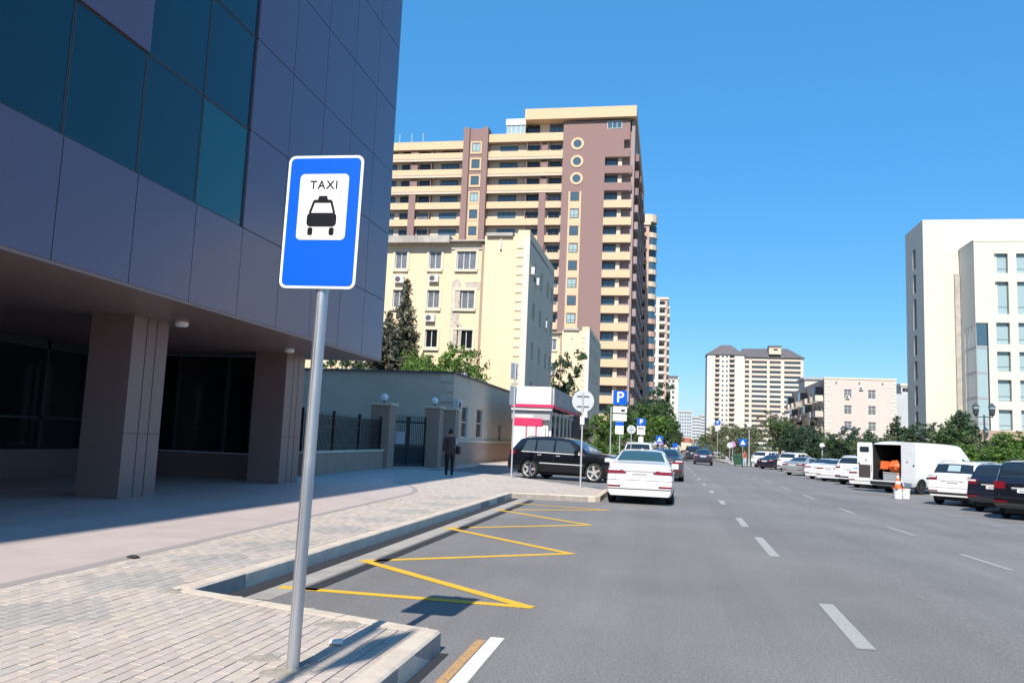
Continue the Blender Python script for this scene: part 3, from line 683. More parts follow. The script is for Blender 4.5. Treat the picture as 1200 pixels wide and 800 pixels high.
# brown spine with beige framed windows
slab('spine',X(548),X(555),-.9,2,0,61.3,'brown_brick',tw); slab('spine',X(571),X(577),-.9,2,0,61.3,'brown_brick',tw); slab('spine_back',X(555),X(571),-.35,2,0,61.2,'brown_brick',tw)
for k in range(NF):
    z=tz(k); window(tw,X(563),z+.05,1.45,1.5,-.42,'blue_glass' if k%3 else 'pale_glass','frame_dark',1,0,fw=.08)
    s=MB(); a,c=X(556.3),X(569.7); s.box(a,a+.3,-.5,-.352,z-.5,z+2.0).box(c-.3,c,-.5,-.352,z-.5,z+2.0).box(a+.3,c-.3,-.5,-.352,z+1.7,z+2.0).box(a+.3,c-.3,-.5,-.352,z-.9+.4-.0,z-.08)
    s.build('window_surround','tower_beige',tw)
    if k>2: slab('spandrel',X(556.3),X(569.7),-.45,-.352,z-1.29,z-.51,'tower_beige',tw)
# brown corner wing: wall with loggia openings and round windows
ops=[]
wx0=X(664); wl=-wx0-.9
for k in range(NF+1):
    z=tz(k-1); a=X(712)-wx0; c=wl-.02
    if k==1: a=X(733)-wx0
    if k==0: continue
    ops.append((a,c,z-.15,z+1.75,None))
facade(tw,(wx0,0,0),0,wl,62.2,ops,'brown_brick',1.3,reveal='tower_shadow_wall')
for k in range(1,NF+1):
    z=tz(k-1)
    if k>1: window(tw,X(719),z-.05,2.1,1.6,1.22,'blue_glass','frame_dark',1,.2,fw=.09); slab('loggia_pier',X(726.5),X(731),.75,1.29,z-.14,z+1.74,'tower_cream',tw)
    slab('loggia_parapet',X(712),-.35,-.12,-.004,z-1.45,z+.0,'brown_brick' if k<4 else 'tower_beige',tw) if k>1 else None
    slab('corner_post',-.92,-.62,.02,.35,z-.16,z+1.76,'frame_dark',tw) if False else None
    if k>=4:
        window(tw,X(679),z+.05,1.45,1.5,-.06,'pale_glass' if k%2 else 'blue_glass','frame_dark',1,.3,fw=.08)
        slab('spandrel',X(673),X(685),-.06,-.004,z-1.5,z-.1,'tower_beige',tw)
        for px in (672.2,684.6): slab('window_jamb',X(px),X(px)+.32,-.09,-.002,z-1.5,z+1.8,'tower_beige',tw)
ring=MB().lathe([(.78,-.02),(.78,-.12),(1.22,-.12),(1.22,-.002)],28,axis='y').mesh('round_window','tower_beige'); disc=MB().lathe([(0,-.05),(.79,-.05)],28,axis='y').mesh('pane','blue_glass'); fixn(ring); fixn(disc)
for z in (57.75,54.3,50.95):
    o=link('round_window',ring,tw,(X(680.5),0,z)); link('pane',disc,o); piece('mullion',(.08,.03,1.56),(0,-.07,-.78),'frame_dark',o)
# penthouse
slab('roof_slab',X(619.5),.25,-.9,52,62.5,64.6,'tower_beige',tw); slab('penthouse_wall',X(621),X(664),1.6,30,60.1,62.45,'tower_cream',tw)
window(tw,X(628),60.3,2.2,1.9,1.5,'dark_glass','frame_dark',1,0); window(tw,X(655),60.3,2.6,1.9,1.5,'blue_glass','frame_dark',2,0); window(tw,X(722),60.6,2.6,1.3,-.03,'blue_glass','frame_white',2,0)
slab('glass_room',X(597),X(619),.5,6,60.1,62.0,'pale_glass',tw); slab('glass_room_roof',X(596),X(619.4),.3,6.2,62.0,63.2,'sign_white',tw)
for k in range(5): slab('glazing_bar',X(597)+k*.9,X(597)+k*.9+.07,.46,.499,60.1,62.0,'frame_white',tw)
slab('roof_hut',X(590),X(597),6,9,60,61.6,'roof_grey',tw)
for px in (466,481,495): MB().tube([(X(px),1.2,58.9),(X(px),1.2,61.2)],.05,6).build('antenna','pole_grey',tw)
# shaded street side of the tower
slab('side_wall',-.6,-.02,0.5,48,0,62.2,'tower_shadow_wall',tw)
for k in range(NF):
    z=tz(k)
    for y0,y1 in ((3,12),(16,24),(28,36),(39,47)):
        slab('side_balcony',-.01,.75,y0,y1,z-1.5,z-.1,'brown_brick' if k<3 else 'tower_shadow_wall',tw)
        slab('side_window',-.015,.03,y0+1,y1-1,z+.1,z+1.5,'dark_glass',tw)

# ---- further towers down the left side
def far_tower(name,label,X0,Y0,wd,dep,H,floors,wallm,cols,sidecols,bandm=None,glass='dark_glass',roof=None,zbot=0.,side_m=None,face_side=1,roundbay=0):
    t=thing(name,label,'tower',(X0,Y0,zbot)); fp=H/floors
    slab('core',.02,wd-.02,.3,dep-.02,0,H,wallm,t)
    ops=[]
    for k in range(floors):
        for (u,ww) in cols: ops.append((u-ww/2,u+ww/2,k*fp+fp*.32,k*fp+fp*.8,glass,'frame_white' if wallm!='pink_tower' else 'frame_dark',1 if ww>1.2 else 0,0))
    facade(t,(0,0,0),0,wd,H,ops,wallm,.25)
    if sidecols:
        so=[]
        for k in range(floors):
            for (u,ww) in sidecols: so.append((u-ww/2,u+ww/2,k*fp+fp*.3,k*fp+fp*.82,glass,'frame_dark',1,0))
        if face_side==1: facade(t,(wd,0,0),1,dep,H,so,side_m or wallm,.3)
        else: facade(t,(0,dep,0),3,dep,H,so,side_m or wallm,.3)
    if bandm:
        for k in range(floors):
            for (u,ww) in cols: slab('balcony_band',u-ww/2-.3,u+ww/2+.3,-.7,-.004,k*fp+fp*.02,k*fp+fp*.34,bandm,t)
            if sidecols:
                for (u,ww) in sidecols:
                    if face_side==1: slab('balcony_band',wd+.004,wd+.9,u-ww/2-.3,u+ww/2+.3,k*fp+fp*.02,k*fp+fp*.34,bandm,t)
                    else: slab('balcony_band',-.9,-.004,u-ww/2-.3,u+ww/2+.3,k*fp+fp*.02,k*fp+fp*.34,bandm,t)
    slab('cornice',-.4,wd+.4,-.4,dep+.3,H,H+.9,'tower_cream' if wallm!='white_render' else 'white_render',t)
    return t
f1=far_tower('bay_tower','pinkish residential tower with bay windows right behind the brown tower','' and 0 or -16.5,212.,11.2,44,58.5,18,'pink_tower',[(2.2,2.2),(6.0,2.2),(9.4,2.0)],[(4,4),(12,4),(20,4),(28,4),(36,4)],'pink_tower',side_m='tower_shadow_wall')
for k in range(18):
    z=k*3.25
    b=MB().prism([(11.2+2.1*math.cos(R(a)),3.2+2.6*math.sin(R(a))) for a in range(-90,91,30)]+[(11.0,3.2)],z+.2,z+1.5); b.build('bay',('pink_tower' if k<11 else 'tower_cream'),f1)
    b=MB().prism([(11.2+1.9*math.cos(R(a)),3.2+2.4*math.sin(R(a))) for a in range(-90,91,30)]+[(11.0,3.2)],z+1.5,z+3.45); b.build('bay_window','dark_glass' if k%2 else 'blue_glass',f1)
b=MB().prism([(11.0+2.2*math.cos(R(a)),3.2+2.8*math.sin(R(a))) for a in range(-90,91,30)]+[(8,6),(8,.4)],59.6,61.6); b.build('bay_parapet','tower_cream',f1)
b=MB(); b.add([(0,0,59.4),(9,0,59.4),(9,14,59.4),(0,14,59.4),(4.5,5,64),(4.5,9,64)],[(0,1,4),(1,2,5,4),(2,3,5),(3,0,4,5),(0,3,2,1)]); b.build('roof','roof_red',f1)
f2=far_tower('balcony_tower','slender pink and white residential tower rising above the street trees',-14.0,318.,13.6,40,57.5,18,'pink_tower',[(3,2.4),(8,2.4),(11.6,2)],[(4,3),(11,3),(18,3),(26,3)],'white_render',side_m='tower_shadow_wall')
slab('white_bay',9.4,10.6,-.9,-.72,0,57.5,'white_render',f2)
f3=far_tower('narrow_tower','narrow white tower block with reddish street side beyond the slender balcony tower',-3.4,500.,10.,26,41.5,13,'white_render',[(2,1.4),(4.6,1.4),(7,1.4)],[(5,3),(12,3),(19,3)],None,side_m='pink_tower')
slab('roof_slab',-1,9.6,-1,27,42.4,43.3,'roof_grey',f3)
# distant grey blocks closing the street
for (px0,px1,py,Y,lab,m_) in ((795.5,811,482,900,'distant grey slab tower closing the end of the street','grey_far'),(811,821.5,489,960,'distant pale tower next to the grey slab at the street end','grey_far2'),(820,829,487,1000,'distant pale tower beside the tall banded tower at the street end','grey_far2'),(780,800,512,820,'distant long grey block low behind the street trees','grey_far2')):
    A=at_y(px0,py,Y); B_=at_y(px1,py,Y); H_=A.z+6
    ft=far_tower('distant_tower',lab,A.x,Y,B_.x-A.x,20,H_,max(4,int(H_/3.3)),m_,[((B_.x-A.x)*f,1.7) for f in (.12,.3,.5,.7,.88)],None,None,glass='blue_glass',zbot=-6)
A=at_y(797,514,420); B_=at_y(812,514,420)
t=thing('red_roof_house','pale house with red roof at the far end of the street','house',(A.x,420,-.5)); wd=B_.x-A.x
facade(t,(0,0,0),0,wd,A.z-1.2+.5,[(u,u+.8,1.4,3.0,'dark_glass','frame_white',0,0) for u in (.6,2.2,3.8,5.2)],'tower_cream',.2); slab('core',.02,wd,.3,9,0,A.z-.8,'tower_cream',t)
b=MB(); h0=A.z-.75; b.add([(-.4,-.6,h0),(wd+.4,-.6,h0),(wd+.4,9,h0),(-.4,9,h0),(1,4,h0+2),(wd-1,4,h0+2)],[(0,1,5,4),(1,2,5),(2,3,4,5),(3,0,4),(0,3,2,1)]); b.build('roof','roof_red',t)

# ---- banded tower far right
RX,RY=at_y(829,412,530).x,530.
rt=thing('banded_tower','tall pale tower with orange balcony bands and grey hipped roof','tower',(RX,RY,-1))
sc=.5135                                     # metres per picture pixel at this distance
U=lambda px:(px-829)*sc
NB=20; fp=61./NB
slab('core',.1,U(873),.6,28,0,61,'white_render',rt); slab('core',U(873),U(942),4.,28,0,59.5,'tower_cream',rt)
ops=[]
for k in range(NB):
    z=k*fp
    for a,c in ((838.5,843.5),(855.5,861.5)): ops.append((U(a),U(c),z+1.15,z+2.7,'dark_glass','frame_white',0,0))
    for px in (847.5,852.5): ops.append((U(px)-.6,U(px)+.6,z+1.2,z+2.5,'blue_glass','frame_white',0,0))
facade(rt,(0,0,0),0,U(873),61,ops,'white_render',.4)
ops=[]
for k in range(NB):
    z=k*fp
    for a,c in ((874,879),(882,900),(903,916),(920,939)): ops.append((U(a)-U(873),U(c)-U(873),z+1.25,z+2.55,None))
facade(rt,(U(873),2.2,0),0,U(942)-U(873),59.8,ops,'peach_pale',.5)
for k in range(NB):
    z=k*fp; om='pink_tower' if (k in (5,6,7,8,9,10,16,17,18,19)) else 'white_render'
    for a,c in ((838,844),(855,862)): slab('balcony_band',U(a),U(c),-.8,-.004,z+.1,z+1.15,'peach' if k>4 else 'white_render',rt)
    for a,c in ((874,879),(882,900),(903,916),(920,939)):
        slab('balcony_band',U(a),U(c),1.3,2.19,z-.1,z+1.05,'peach' if om=='pink_tower' else 'white_render',rt)
        slab('loggia_glass',U(a)+.3,U(c)-.3,2.6,2.7,z+1.26,z+2.54,'blue_glass' if (k+int(a))%3 else 'curtain_glass',rt)
b=MB(); b.add([(-.8,-.8,61.1),(U(873)+.5,-.8,61.1),(U(873)+.5,20,61.1),(-.8,20,61.1),(U(846),7,68),(U(858),7,68),(U(858),11,68),(U(846),11,68)],[(0,1,5,4),(1,2,6,5),(2,3,7,6),(3,0,4,7),(4,5,6,7),(0,3,2,1)]); b.build('roof','roof_grey',rt)
b=MB(); x0,x1=U(870),U(944); b.add([(x0,1,60.0),(x1,1,60.0),(x1,28,60.0),(x0,28,60.0),(x0+1,12,66.5),(U(926),12,67)],[(0,1,5,4),(1,2,5),(2,3,4,5),(3,0,4),(0,3,2,1)]); b.build('roof','roof_grey',rt)
slab('dormer',U(902),U(916),.6,8,62,66.3,'tower_cream',rt); slab('dormer_roof',U(901.5),U(916.5),.3,8.5,66.31,67.4,'roof_grey',rt); slab('dormer_vent',U(907),U(912),.52,.598,64.4,65.4,'dark_glass',rt)
# low roofs in front of it
A=at_y(910,489,300); B_=at_y(922,489,300)
t=thing('grey_roof_house','low pale house with grey pitched roof among the roadside trees','house',(A.x,300,-.3)); wd=at_y(932,489,300).x-A.x
slab('wall',0,wd,0,10,0,A.z-1.2,'white_render',t); b=MB(); h0=A.z-1.19; b.add([(-.5,-.5,h0),(wd+.5,-.5,h0),(wd+.5,10.5,h0),(-.5,10.5,h0),(-.5,5,h0+3),(wd+.5,5,h0+3)],[(0,1,5,4),(2,3,4,5),(0,4,3),(1,2,5)]); b.build('roof','cornice_grey',t)

# ---- pinkish five-storey house on the right
MX,MY=at_y(966,443,174).x,174.
mb=thing('corner_house','pale pink house with white corner quoins and a balconied street side','building',(MX,MY,-.3))
mw=at_y(1050,446,174).x-MX; MH=16.6; mp=3.18
ops=[]
for k in range(5):
    z=MH-3.75-mp*k
    for px in (993.5,1021.5):
        u=(px-966)*.1615; ops.append((u-.72,u+.72,z,z+1.75,'curtain_glass','frame_white',1,.7))
facade(mb,(0,0,0),0,mw,MH,ops,'pink_stone',.25); slab('core',.3,mw-.02,.6,40,0,MH-.02,'pink_stone',mb); slab('parapet',-.1,mw+.1,-.1,.5,MH+.002,MH+.35,'quoin',mb)
slab('far_side_wall',mw+.02,mw+5.2,9,32,0,MH-2,'grey_far',mb)
for k in range(22):
    w1=.75 if k%2 else .5
    slab('quoin',-.03,w1*1.4,-.07,-.003,MH-.15-.72*(k+1)+.05,MH-.15-.72*k-.05,'white_render',mb); slab('quoin',mw-w1*1.4,mw+.03,-.07,-.003,MH-.15-.72*(k+1)+.05,MH-.15-.72*k-.05,'white_render',mb)
for px,py in ((993,465),(1009,455)): P=at_y(px,py,174); ac_unit(mb,P.x-MX,0,P.z+.0)
for px in (980,1007,1034): piece('vent',(.25,.1,.35),((px-966)*.1615,-.05,MH-.9),'ac_grille',mb)
so=[]
facade(mb,(0,44,0),3,44,MH,[(u,u+2.0,z,z+1.7,'dark_glass','frame_white',1,0) for z in (MH-3.6-mp*k for k in range(5)) for u in (2,7,12,17,22,27,32,37,41)],'pink_stone',.3)
for k in range(5):
    for i,y in enumerate((1.5,8,14.5,21,27.5,34,40)):
        if (i+k)%4!=3: slab('balcony',-1.5,-.004,y,y+3.2,MH-4.4-mp*k,MH-3.2-mp*k,('white_render','pink_stone','cornice_grey')[(i*2+k)%3],mb)
        if (i+k)%3==0: slab('glazed_loggia',-1.45,-.004,y+.1,y+3.1,MH-3.19-mp*k,MH-1.5-mp*k,'dark_glass',mb)
A=at_y(943,441,260); B_=at_y(972,444,260)
t=thing('green_roof_block','pale block with thin green roof edge behind the pink house','building',(A.x,260,-.3)); wd=12
facade(t,(0,0,0),0,wd,A.z-.6,[(u,u+1.3,z,z+1.7,'dark_glass','frame_white',1,0) for u in (1,4,7) for z in (A.z-4-3.2*k for k in range(5))],'white_render',.2); slab('roof_edge',-.5,wd,-.5,12,A.z-.6,A.z+.1,'sign_grey',t); slab('core',.05,wd,.3,12,0,A.z-.7,'white_render',t)

# ---- ivory office building, far right
IX,IY=at_y(1081,257,110).x,110.
ib=thing('ivory_building','large ivory stone-clad building with tall windows and glazed stair bay','building',(IX,IY,-.3))
IH=31.8; s=.1095
def iu(px): return (px-1081)*s*1.035
def izz(py,Y=110.): return at_y(1185,py,Y).z+.3
# main slab
facade(ib,(0,0,0),0,22,IH,[],'ivory_stone'); slab('core',.32,22,.4,7.6,0,IH-.03,'ivory_stone',ib)
lo=[]
for (py0,py1) in ((292,315),(321,343),(350,386),(393,416),(423,445),(452,475),(482,505)):
    z0_=at_y(1076,py1,113.5).z+.3; z1_=at_y(1076,py0,113.5).z+.3; lo.append((3.3,4.5,z0_,z1_,'dark_glass','frame_dark',0,.3))
facade(ib,(0,7.8,0),3,7.8,IH,lo,'ivory_stone',.35)
slab('roof_edge',.3,22.05,.3,7.8,IH-.02,IH+.02,'ivory_stone',ib)
# front block projecting towards the street
FY=-5.2; wx=at_y(1141,290,110+FY).x-IX; wt=at_y(1141,283,110+FY).z+.3
ops=[]
for i,(py0,py1) in enumerate(((297,320),(330,368),(378,403),(412,435),(445,470),(480,504))):
    for px0,px1 in ((1168,1184),(1194,1212),(1222,1238)):
        a=at_y(px0,400,110+FY).x-IX-wx; c=at_y(px1,400,110+FY).x-IX-wx; ops.append((a,c,at_y(1176,py1,110+FY).z+.3,at_y(1176,py0,110+FY).z+.3,'pale_glass','frame_dark',0,.22))
gl0=at_y(1139,378,110+FY).z+.3; gl1=at_y(1139,500,110+FY).z+.3
ops.append((.02,at_y(1158.5,400,110+FY).x-IX-wx,3.,gl0,None))
facade(ib,(wx,FY,0),0,18,wt,ops,'ivory_stone',.5)
facade(ib,(wx,FY+4.9,0),3,4.9,wt,[(1.2,4.85,3.,gl0-.3,None)],'ivory_stone',.3)
slab('front_core',wx+2.6,wx+18,FY+.6,-.05,0,wt-.05,'ivory_stone',ib); slab('front_roof',wx-.05,wx+18,FY-.05,-.01,wt+.002,wt+.25,'ivory_stone',ib)
slab('upper_core',wx+.05,wx+2.6,FY+.35,-.05,gl0,wt-.05,'ivory_stone',ib)
# glazed stair bay at its corner: panes one by one
gx1=at_y(1157,400,110+FY).x-IX
nz=5; dz=(gl0-3.0)/nz
for k in range(nz):
    slab('pane',wx+.10,gx1,FY+.10,FY+.16,3+k*dz+.25,3+(k+1)*dz-.05,'blue_glass' if k==nz-1 else 'pale_glass',ib); slab('transom',wx+.09,gx1,FY+.05,FY+.2,3+k*dz-.03,3+k*dz+.24,'sign_grey',ib)
    for i in range(3): slab('pane',wx+.04,wx+.09,FY+.2+i*1.22,FY+1.36+i*1.22,3+k*dz+.25,3+(k+1)*dz-.05,'pale_glass',ib)
    slab('transom',wx+.02,wx+.085,FY+.2,FY+3.8,3+k*dz-.03,3+k*dz+.24,'sign_grey',ib)
for i in range(4): slab('mullion',wx+.015,wx+.095,FY+.125+i*1.22,FY+.195+i*1.22,3,gl0-.3,'sign_grey',ib)
slab('slot_shade',wx-.62,wx-.03,-.35,-.006,0,at_y(1121,318,109.6).z,'cornice_grey',ib); slab('stair_core',wx+1.2,wx+2.6,FY+1.,-.05,0,gl0-.1,'cornice_grey',ib)  # slot slab: its grey is painted shade between main slab and front block
slab('podium',wx-4,wx+18,FY-2.5,FY-.05,0,at_y(1170,505,104).z+.3,'stone_clad',ib); slab('entrance_canopy',wx+1.,wx+18,FY-4.2,FY-2.51,2.7,3.3,'stone_clad',ib)
# grid of cladding joints as shallow grooves on the two street faces
b=MB()
for k in range(1,40): b.box(0,22,-.003,.0,k*.8-.008,k*.8+.008)
for k in range(1,22): b.box(k*1.0-.008,k*1.0+.008,-.004,-.0005,0,IH)
b.build('cladding_joints','quoin',ib)
far_tower('side_tower','tall pale balconied tower standing between the pink house and the ivory building',at_y(1056,452,330).x,330.,9,14,at_y(1056,452,330).z,8,'white_render',[(1.6,2.4),(5,2.4)],None,'grey_far2',zbot=0)

# ---- white and magenta kiosk
KX=at_y(647,453,50).x; KY=50.; kx0=at_y(601,453,50).x-KX
ks=thing('corner_shop','white corner shop with magenta stripe and grey tiled fascia','shop',(KX,KY,.12))
KT=4.75; Zk=lambda py:at_y(640,py,50).z-.12
slab('fascia',kx0,-.002,-.25,.3,Zk(474),KT,'sign_white',ks); slab('fascia_side',-.3,.12,.302,14,Zk(474),KT,'cornice_grey',ks)
slab('stripe',kx0,.15,-.32,.32,Zk(477.5),Zk(474.2),'magenta',ks); slab('stripe_side',.0,.16,.33,14,Zk(477.5),Zk(474.2),'magenta',ks)
slab('eave',kx0,.05,-.22,.3,Zk(481),Zk(477.6),'sign_white',ks); slab('grey_band',kx0,-.06,.0,.3,Zk(492),Zk(481.1),'sign_grey',ks)
slab('shop_wall',kx0,-.2,.35,14,0,Zk(481),'white_render',ks); slab('lintel',kx0+.2,-1.1,-.02,.34,Zk(489.5),Zk(487),'sign_white',ks)
slab('sign_band',kx0+.1,-.55,-.04,.33,Zk(499.5),Zk(490.5),'magenta',ks)
slab('panel',kx0+.1,kx0+.9,.0,.34,0,Zk(500),'sign_white',ks); slab('panel',kx0+1.6,-.35,.0,.34,0,Zk(500),'sign_white',ks)
slab('door_frame',kx0+.92,kx0+1.58,.02,.34,0,Zk(497),'magenta',ks); slab('door_glass',kx0+.99,kx0+1.51,-.01,.015,.1,Zk(499.8),'frame_white',ks)
for i in range(6): slab('side_window',-.19,-.12,.8+i*2.15,.8+i*2.15+1.95,.4,Zk(481.5)-.2,'dark_glass',ks); slab('side_mullion',-.19,-.05,.66+i*2.15,.78+i*2.15,.0,Zk(481),'frame_white',ks)
slab('roof',kx0,-.3,.31,14,KT-.4,KT-.3,'cornice_grey',ks)
tiles=MB()
aw=thing('shop_awning','black shop awning and dark frontage beyond the white corner shop','awning',(KX+.4,KY+15,.12)); 
slab('canopy',-.2,2.2,0,8,2.5,2.9,'plastic_black',aw); slab('frontage',-3,-.2,0,8,0,3.6,'roof_grey',aw); slab('shop_window',-.195,-.1,.5,7.5,.4,2.3,'dark_glass',aw); slab('green_sign',1.2,2.3,-.06,-.003,2.6,3.0,'bin_green',aw); slab('post',2.0,2.1,.1,.2,0,2.5,'pole_dark',aw); slab('post',2.0,2.1,7.8,7.9,0,2.5,'pole_dark',aw)
# ================================================================== VEHICLES
def interp(st, x, k):
    if x<=st[0][0]: return st[0][k]
    for a,b in zip(st,st[1:]):
        if x<=b[0]:
            t=(x-a[0])/(b[0]-a[0]); return a[k]+(b[k]-a[k])*t
    return st[-1][k]
def smooth_st(st, x, k, r=.05):
    return sum(interp(st,x+d,k)*w_ for d,w_ in ((-r,.25),(0,.5),(r,.25)))
class CarShape:
    """stations (x from the tail, top height, belt height, half width); the section rows run from sill to roof centre"""
    def __init__(s, st, sill=.26, tumble=.72, L=None): s.st=st; s.sill=sill; s.tumble=tumble; s.L=st[-1][0]
    def sec(s, x):
        x=min(max(x,0),s.L); T=smooth_st(s.st,x,1); B=min(smooth_st(s.st,x,2),T-.012); W=smooth_st(s.st,x,3)
        g=min(max((T-B)/.45,0),1); Wr=W*(.90+(s.tumble-.90)*g)
        e=min(x,s.L-x); end=max(0,1-e/.28); sl=s.sill+.03*max(0,1-e/.5)
        mid=sl+(B-sl)*.45
        rows=[(W*.90,sl),(W*.965,sl+.09),(W*1.0,mid),(W*1.0,mid+.06),(W*.985,B-.10 if B-.10>mid+.07 else mid+.07),(W*.955,B),
              (Wr+ (W*.955-Wr)*.10,B+(T-B)*.84),(Wr*.93,B+(T-B)*.94),(Wr*.60,B+(T-B)*.985),(0,T)]
        return rows
    def pt(s, x, r, sgn=1):
        """bumpers bulge, upper rows lean in"""
        y,z=s.sec(x)[r]; return (s.xs(x,z), y*sgn, z)
    def xs(s, x, z):
        e0=max(0,1-x/.30); e1=max(0,1-(s.L-x)/.30)
        bul=max(0,1-((z-.52)/.36)**2)*.055
        return x-bul*e0+bul*e1-s.L/2
    def body(s):
        xs=[]; 
        base=sorted({a[0] for a in s.st}|{s.L*i/44 for i in range(45)}|{.03,.07,.12,.18,.25,s.L-.03,s.L-.07,s.L-.12,s.L-.18,s.L-.25})
        for x in base:
            if not xs or x-xs[-1]>.012: xs.append(x)
        b=MB(); nr=10; ring=2*nr-1
        for x in xs:
            rows=[s.pt(x,r,1) for r in range(nr)]; b.v += rows+[s.pt(x,r,-1) for r in range(nr-2,-1,-1)]
        for i in range(len(xs)-1):
            for k in range(ring):
                a=i*ring+k; c=i*ring+(k+1)%ring; b.f.append([a,c,c+ring,a+ring]); b.m.append(0); b.c.append(None)
        for i,flip in ((0,False),(len(xs)-1,True)):
            for r in range(nr-1):
                q=[i*ring+r,i*ring+r+1,i*ring+ring-2-r,i*ring+ring-1-r]
                if r==nr-2: q=[i*ring+r,i*ring+r+1,i*ring+r+2]
                b.f.append(q[::-1] if flip else q); b.m.append(0); b.c.append(None)
        return b
    def side_patch(s, x0, x1, v0, v1, sgn, off=.006, n=10, lean0=0., lean1=0., ra=5, rb=6):
        b=MB(); vs=[]; fs=[]
        m=4
        for i in range(n+1):
            for j in range(m+1):
                t=i/n; v=v0+(v1-v0)*j/m; x=(x0+lean0*j/m)*(1-t)+(x1+lean1*j/m)*t
                A=Vector(s.pt(x,ra,1)); B=Vector(s.pt(x,rb,1)); P=A.lerp(B,v); vs.append((P.x,(P.y+off)*sgn,P.z))
        for i in range(n):
            for j in range(m):
                q=(i*(m+1)+j,(i+1)*(m+1)+j,(i+1)*(m+1)+j+1,i*(m+1)+j+1); fs.append(q if sgn<0 else q[::-1])
        return b.add(vs,fs)
    def top_patch(s, x0, x1, f=.92, off=.006, n=10, m=8, taper=0.):
        b=MB(); vs=[]; fs=[]
        for i in range(n+1):
            x=x0+(x1-x0)*i/n; rows=s.sec(x); P=[(rows[6][0],rows[6][1]),(rows[7][0],rows[7][1]),(rows[8][0],rows[8][1]),(0,rows[9][1])]
            ff=f-taper*(i/n)
            for j in range(m+1):
                u=-1+2*j/m; y=abs(u)*P[0][0]*ff; z=P[3][1]
                for a,c in zip(P,P[1:]):
                    if c[0]<=y<=a[0]: z=c[1]+(a[1]-c[1])*(y-c[0])/max(a[0]-c[0],1e-6)
                dT=smooth_st(s.st,x+.04,1)-smooth_st(s.st,x-.04,1); nx=-dT; nz=.08; l=math.hypot(nx,nz)
                vs.append((s.xs(x,z)+nx/l*off, math.copysign(y,u) if u else 0, z+nz/l*off))
        for i in range(n):
            for j in range(m): fs.append((i*(m+1)+j,(i+1)*(m+1)+j,(i+1)*(m+1)+j+1,i*(m+1)+j+1))
        return b.add(vs,[f_[::-1] for f_ in fs])
    def wrap(s, z0, z1, yin, xw, sgn, front=False, off=.008, cut=0., zin0=None, zin1=None):
        """strip that follows the plan outline of an end of the car: from y=yin across the corner to xw along the side"""
        L=s.L
        def ww(x,z):
            rows=s.sec(x); y=rows[2][0]
            for a,c in zip(rows,rows[1:]):
                if a[1]<=z<=c[1]: y=a[0]+(c[0]-a[0])*(z-a[1])/max(c[1]-a[1],1e-6); break
            return y
        vs=[]; fs=[]; n1=8; n2=6
        zi0=z0 if zin0 is None else zin0; zi1=z1 if zin1 is None else zin1
        for k in range(n1+n2+1):
            col=[]
            for jz in range(3):
                t_=k/(n1+n2); za=zi0+(z0-zi0)*min(1,t_*1.6); zb=zi1+(z1-zi1)*min(1,t_*1.6); z=za+(zb-za)*jz/2
                X0=L if front else 0.
                if k<=n1: y=yin+(ww(X0,z)-yin)*k/n1; x=X0; ox=off; oy=0 if k<n1 else off
                else:
                    q=xw*(k-n1)/n2; x=L-q if front else q; y=ww(x,z); ox=0; oy=off
                    if q<.1: ox=off*.5
                xx=s.xs(x,z); xx+= ox if front else -ox
                vs.append((xx,(y+oy)*sgn,z))
        for k in range(n1+n2):
            for j in range(2):
                q=(k*3+j,(k+1)*3+j,(k+1)*3+j+1,k*3+j+1); fs.append(q)
        b=MB().add(vs,fs); return b

def boolean_cut(me, cutters, mats):
    o=link('tmp',me); mods=[]
    for c in cutters:
        co=link('tmpc',c); m=o.modifiers.new('b','BOOLEAN'); m.operation='DIFFERENCE'; m.object=co; m.solver='EXACT'; m.material_mode='TRANSFER'; mods.append(co)
    dg=bpy.context.evaluated_depsgraph_get(); out=bpy.data.meshes.new_from_object(o.evaluated_get(dg))
    for co in mods: bpy.data.objects.remove(co)
    bpy.data.objects.remove(o); return out
_wheels={}
def wheel_meshes(r, wd, rim='alloy', spokes=5):
    key=(r,wd,rim,spokes)
    if key in _wheels: return _wheels[key]
    rr=r*.745; h=wd/2
    ty=MB().lathe([(rr,-h*.9),(r*.9,-h),(r*.985,-h*.75),(r,-h*.4),(r,h*.4),(r*.985,h*.75),(r*.9,h),(rr,h*.9)],28,axis='y').mesh('tyre','rubber',50); fixn(ty)
    b=MB(); b.lathe([(rr,-h*.86),(rr*.93,-h*.80),(rr*.90,-h*.2)],28,axis='y'); b.lathe([(rr*.90,-h*.2),(0,-h*.2)],28,1,axis='y')
    b.lathe([(0,-h*.82),(rr*.16,-h*.82),(rr*.2,-h*.6),(rr*.2,-h*.2)],16,axis='y')
    for k in range(spokes):
        a=2*math.pi*k/spokes+.3; c,sn=math.cos(a),math.sin(a)
        def Q(u,v,y): return (u*c-v*sn,y,u*sn+v*c)
        w0,w1=rr*.17,rr*.12
        b.add([Q(rr*.15,-w0,-h*.74),Q(rr*.94,-w1,-h*.80),Q(rr*.94,w1,-h*.80),Q(rr*.15,w0,-h*.74),Q(rr*.15,-w0,-h*.4),Q(rr*.94,-w1,-h*.45),Q(rr*.94,w1,-h*.45),Q(rr*.15,w0,-h*.4)],[(0,1,2,3),(4,7,6,5),(0,4,5,1),(1,5,6,2),(2,6,7,3),(3,7,4,0)])
    rm=b.mesh('rim',[rim,'rim_dark'],40); fixn(rm); _wheels[key]=(ty,rm); return ty,rm
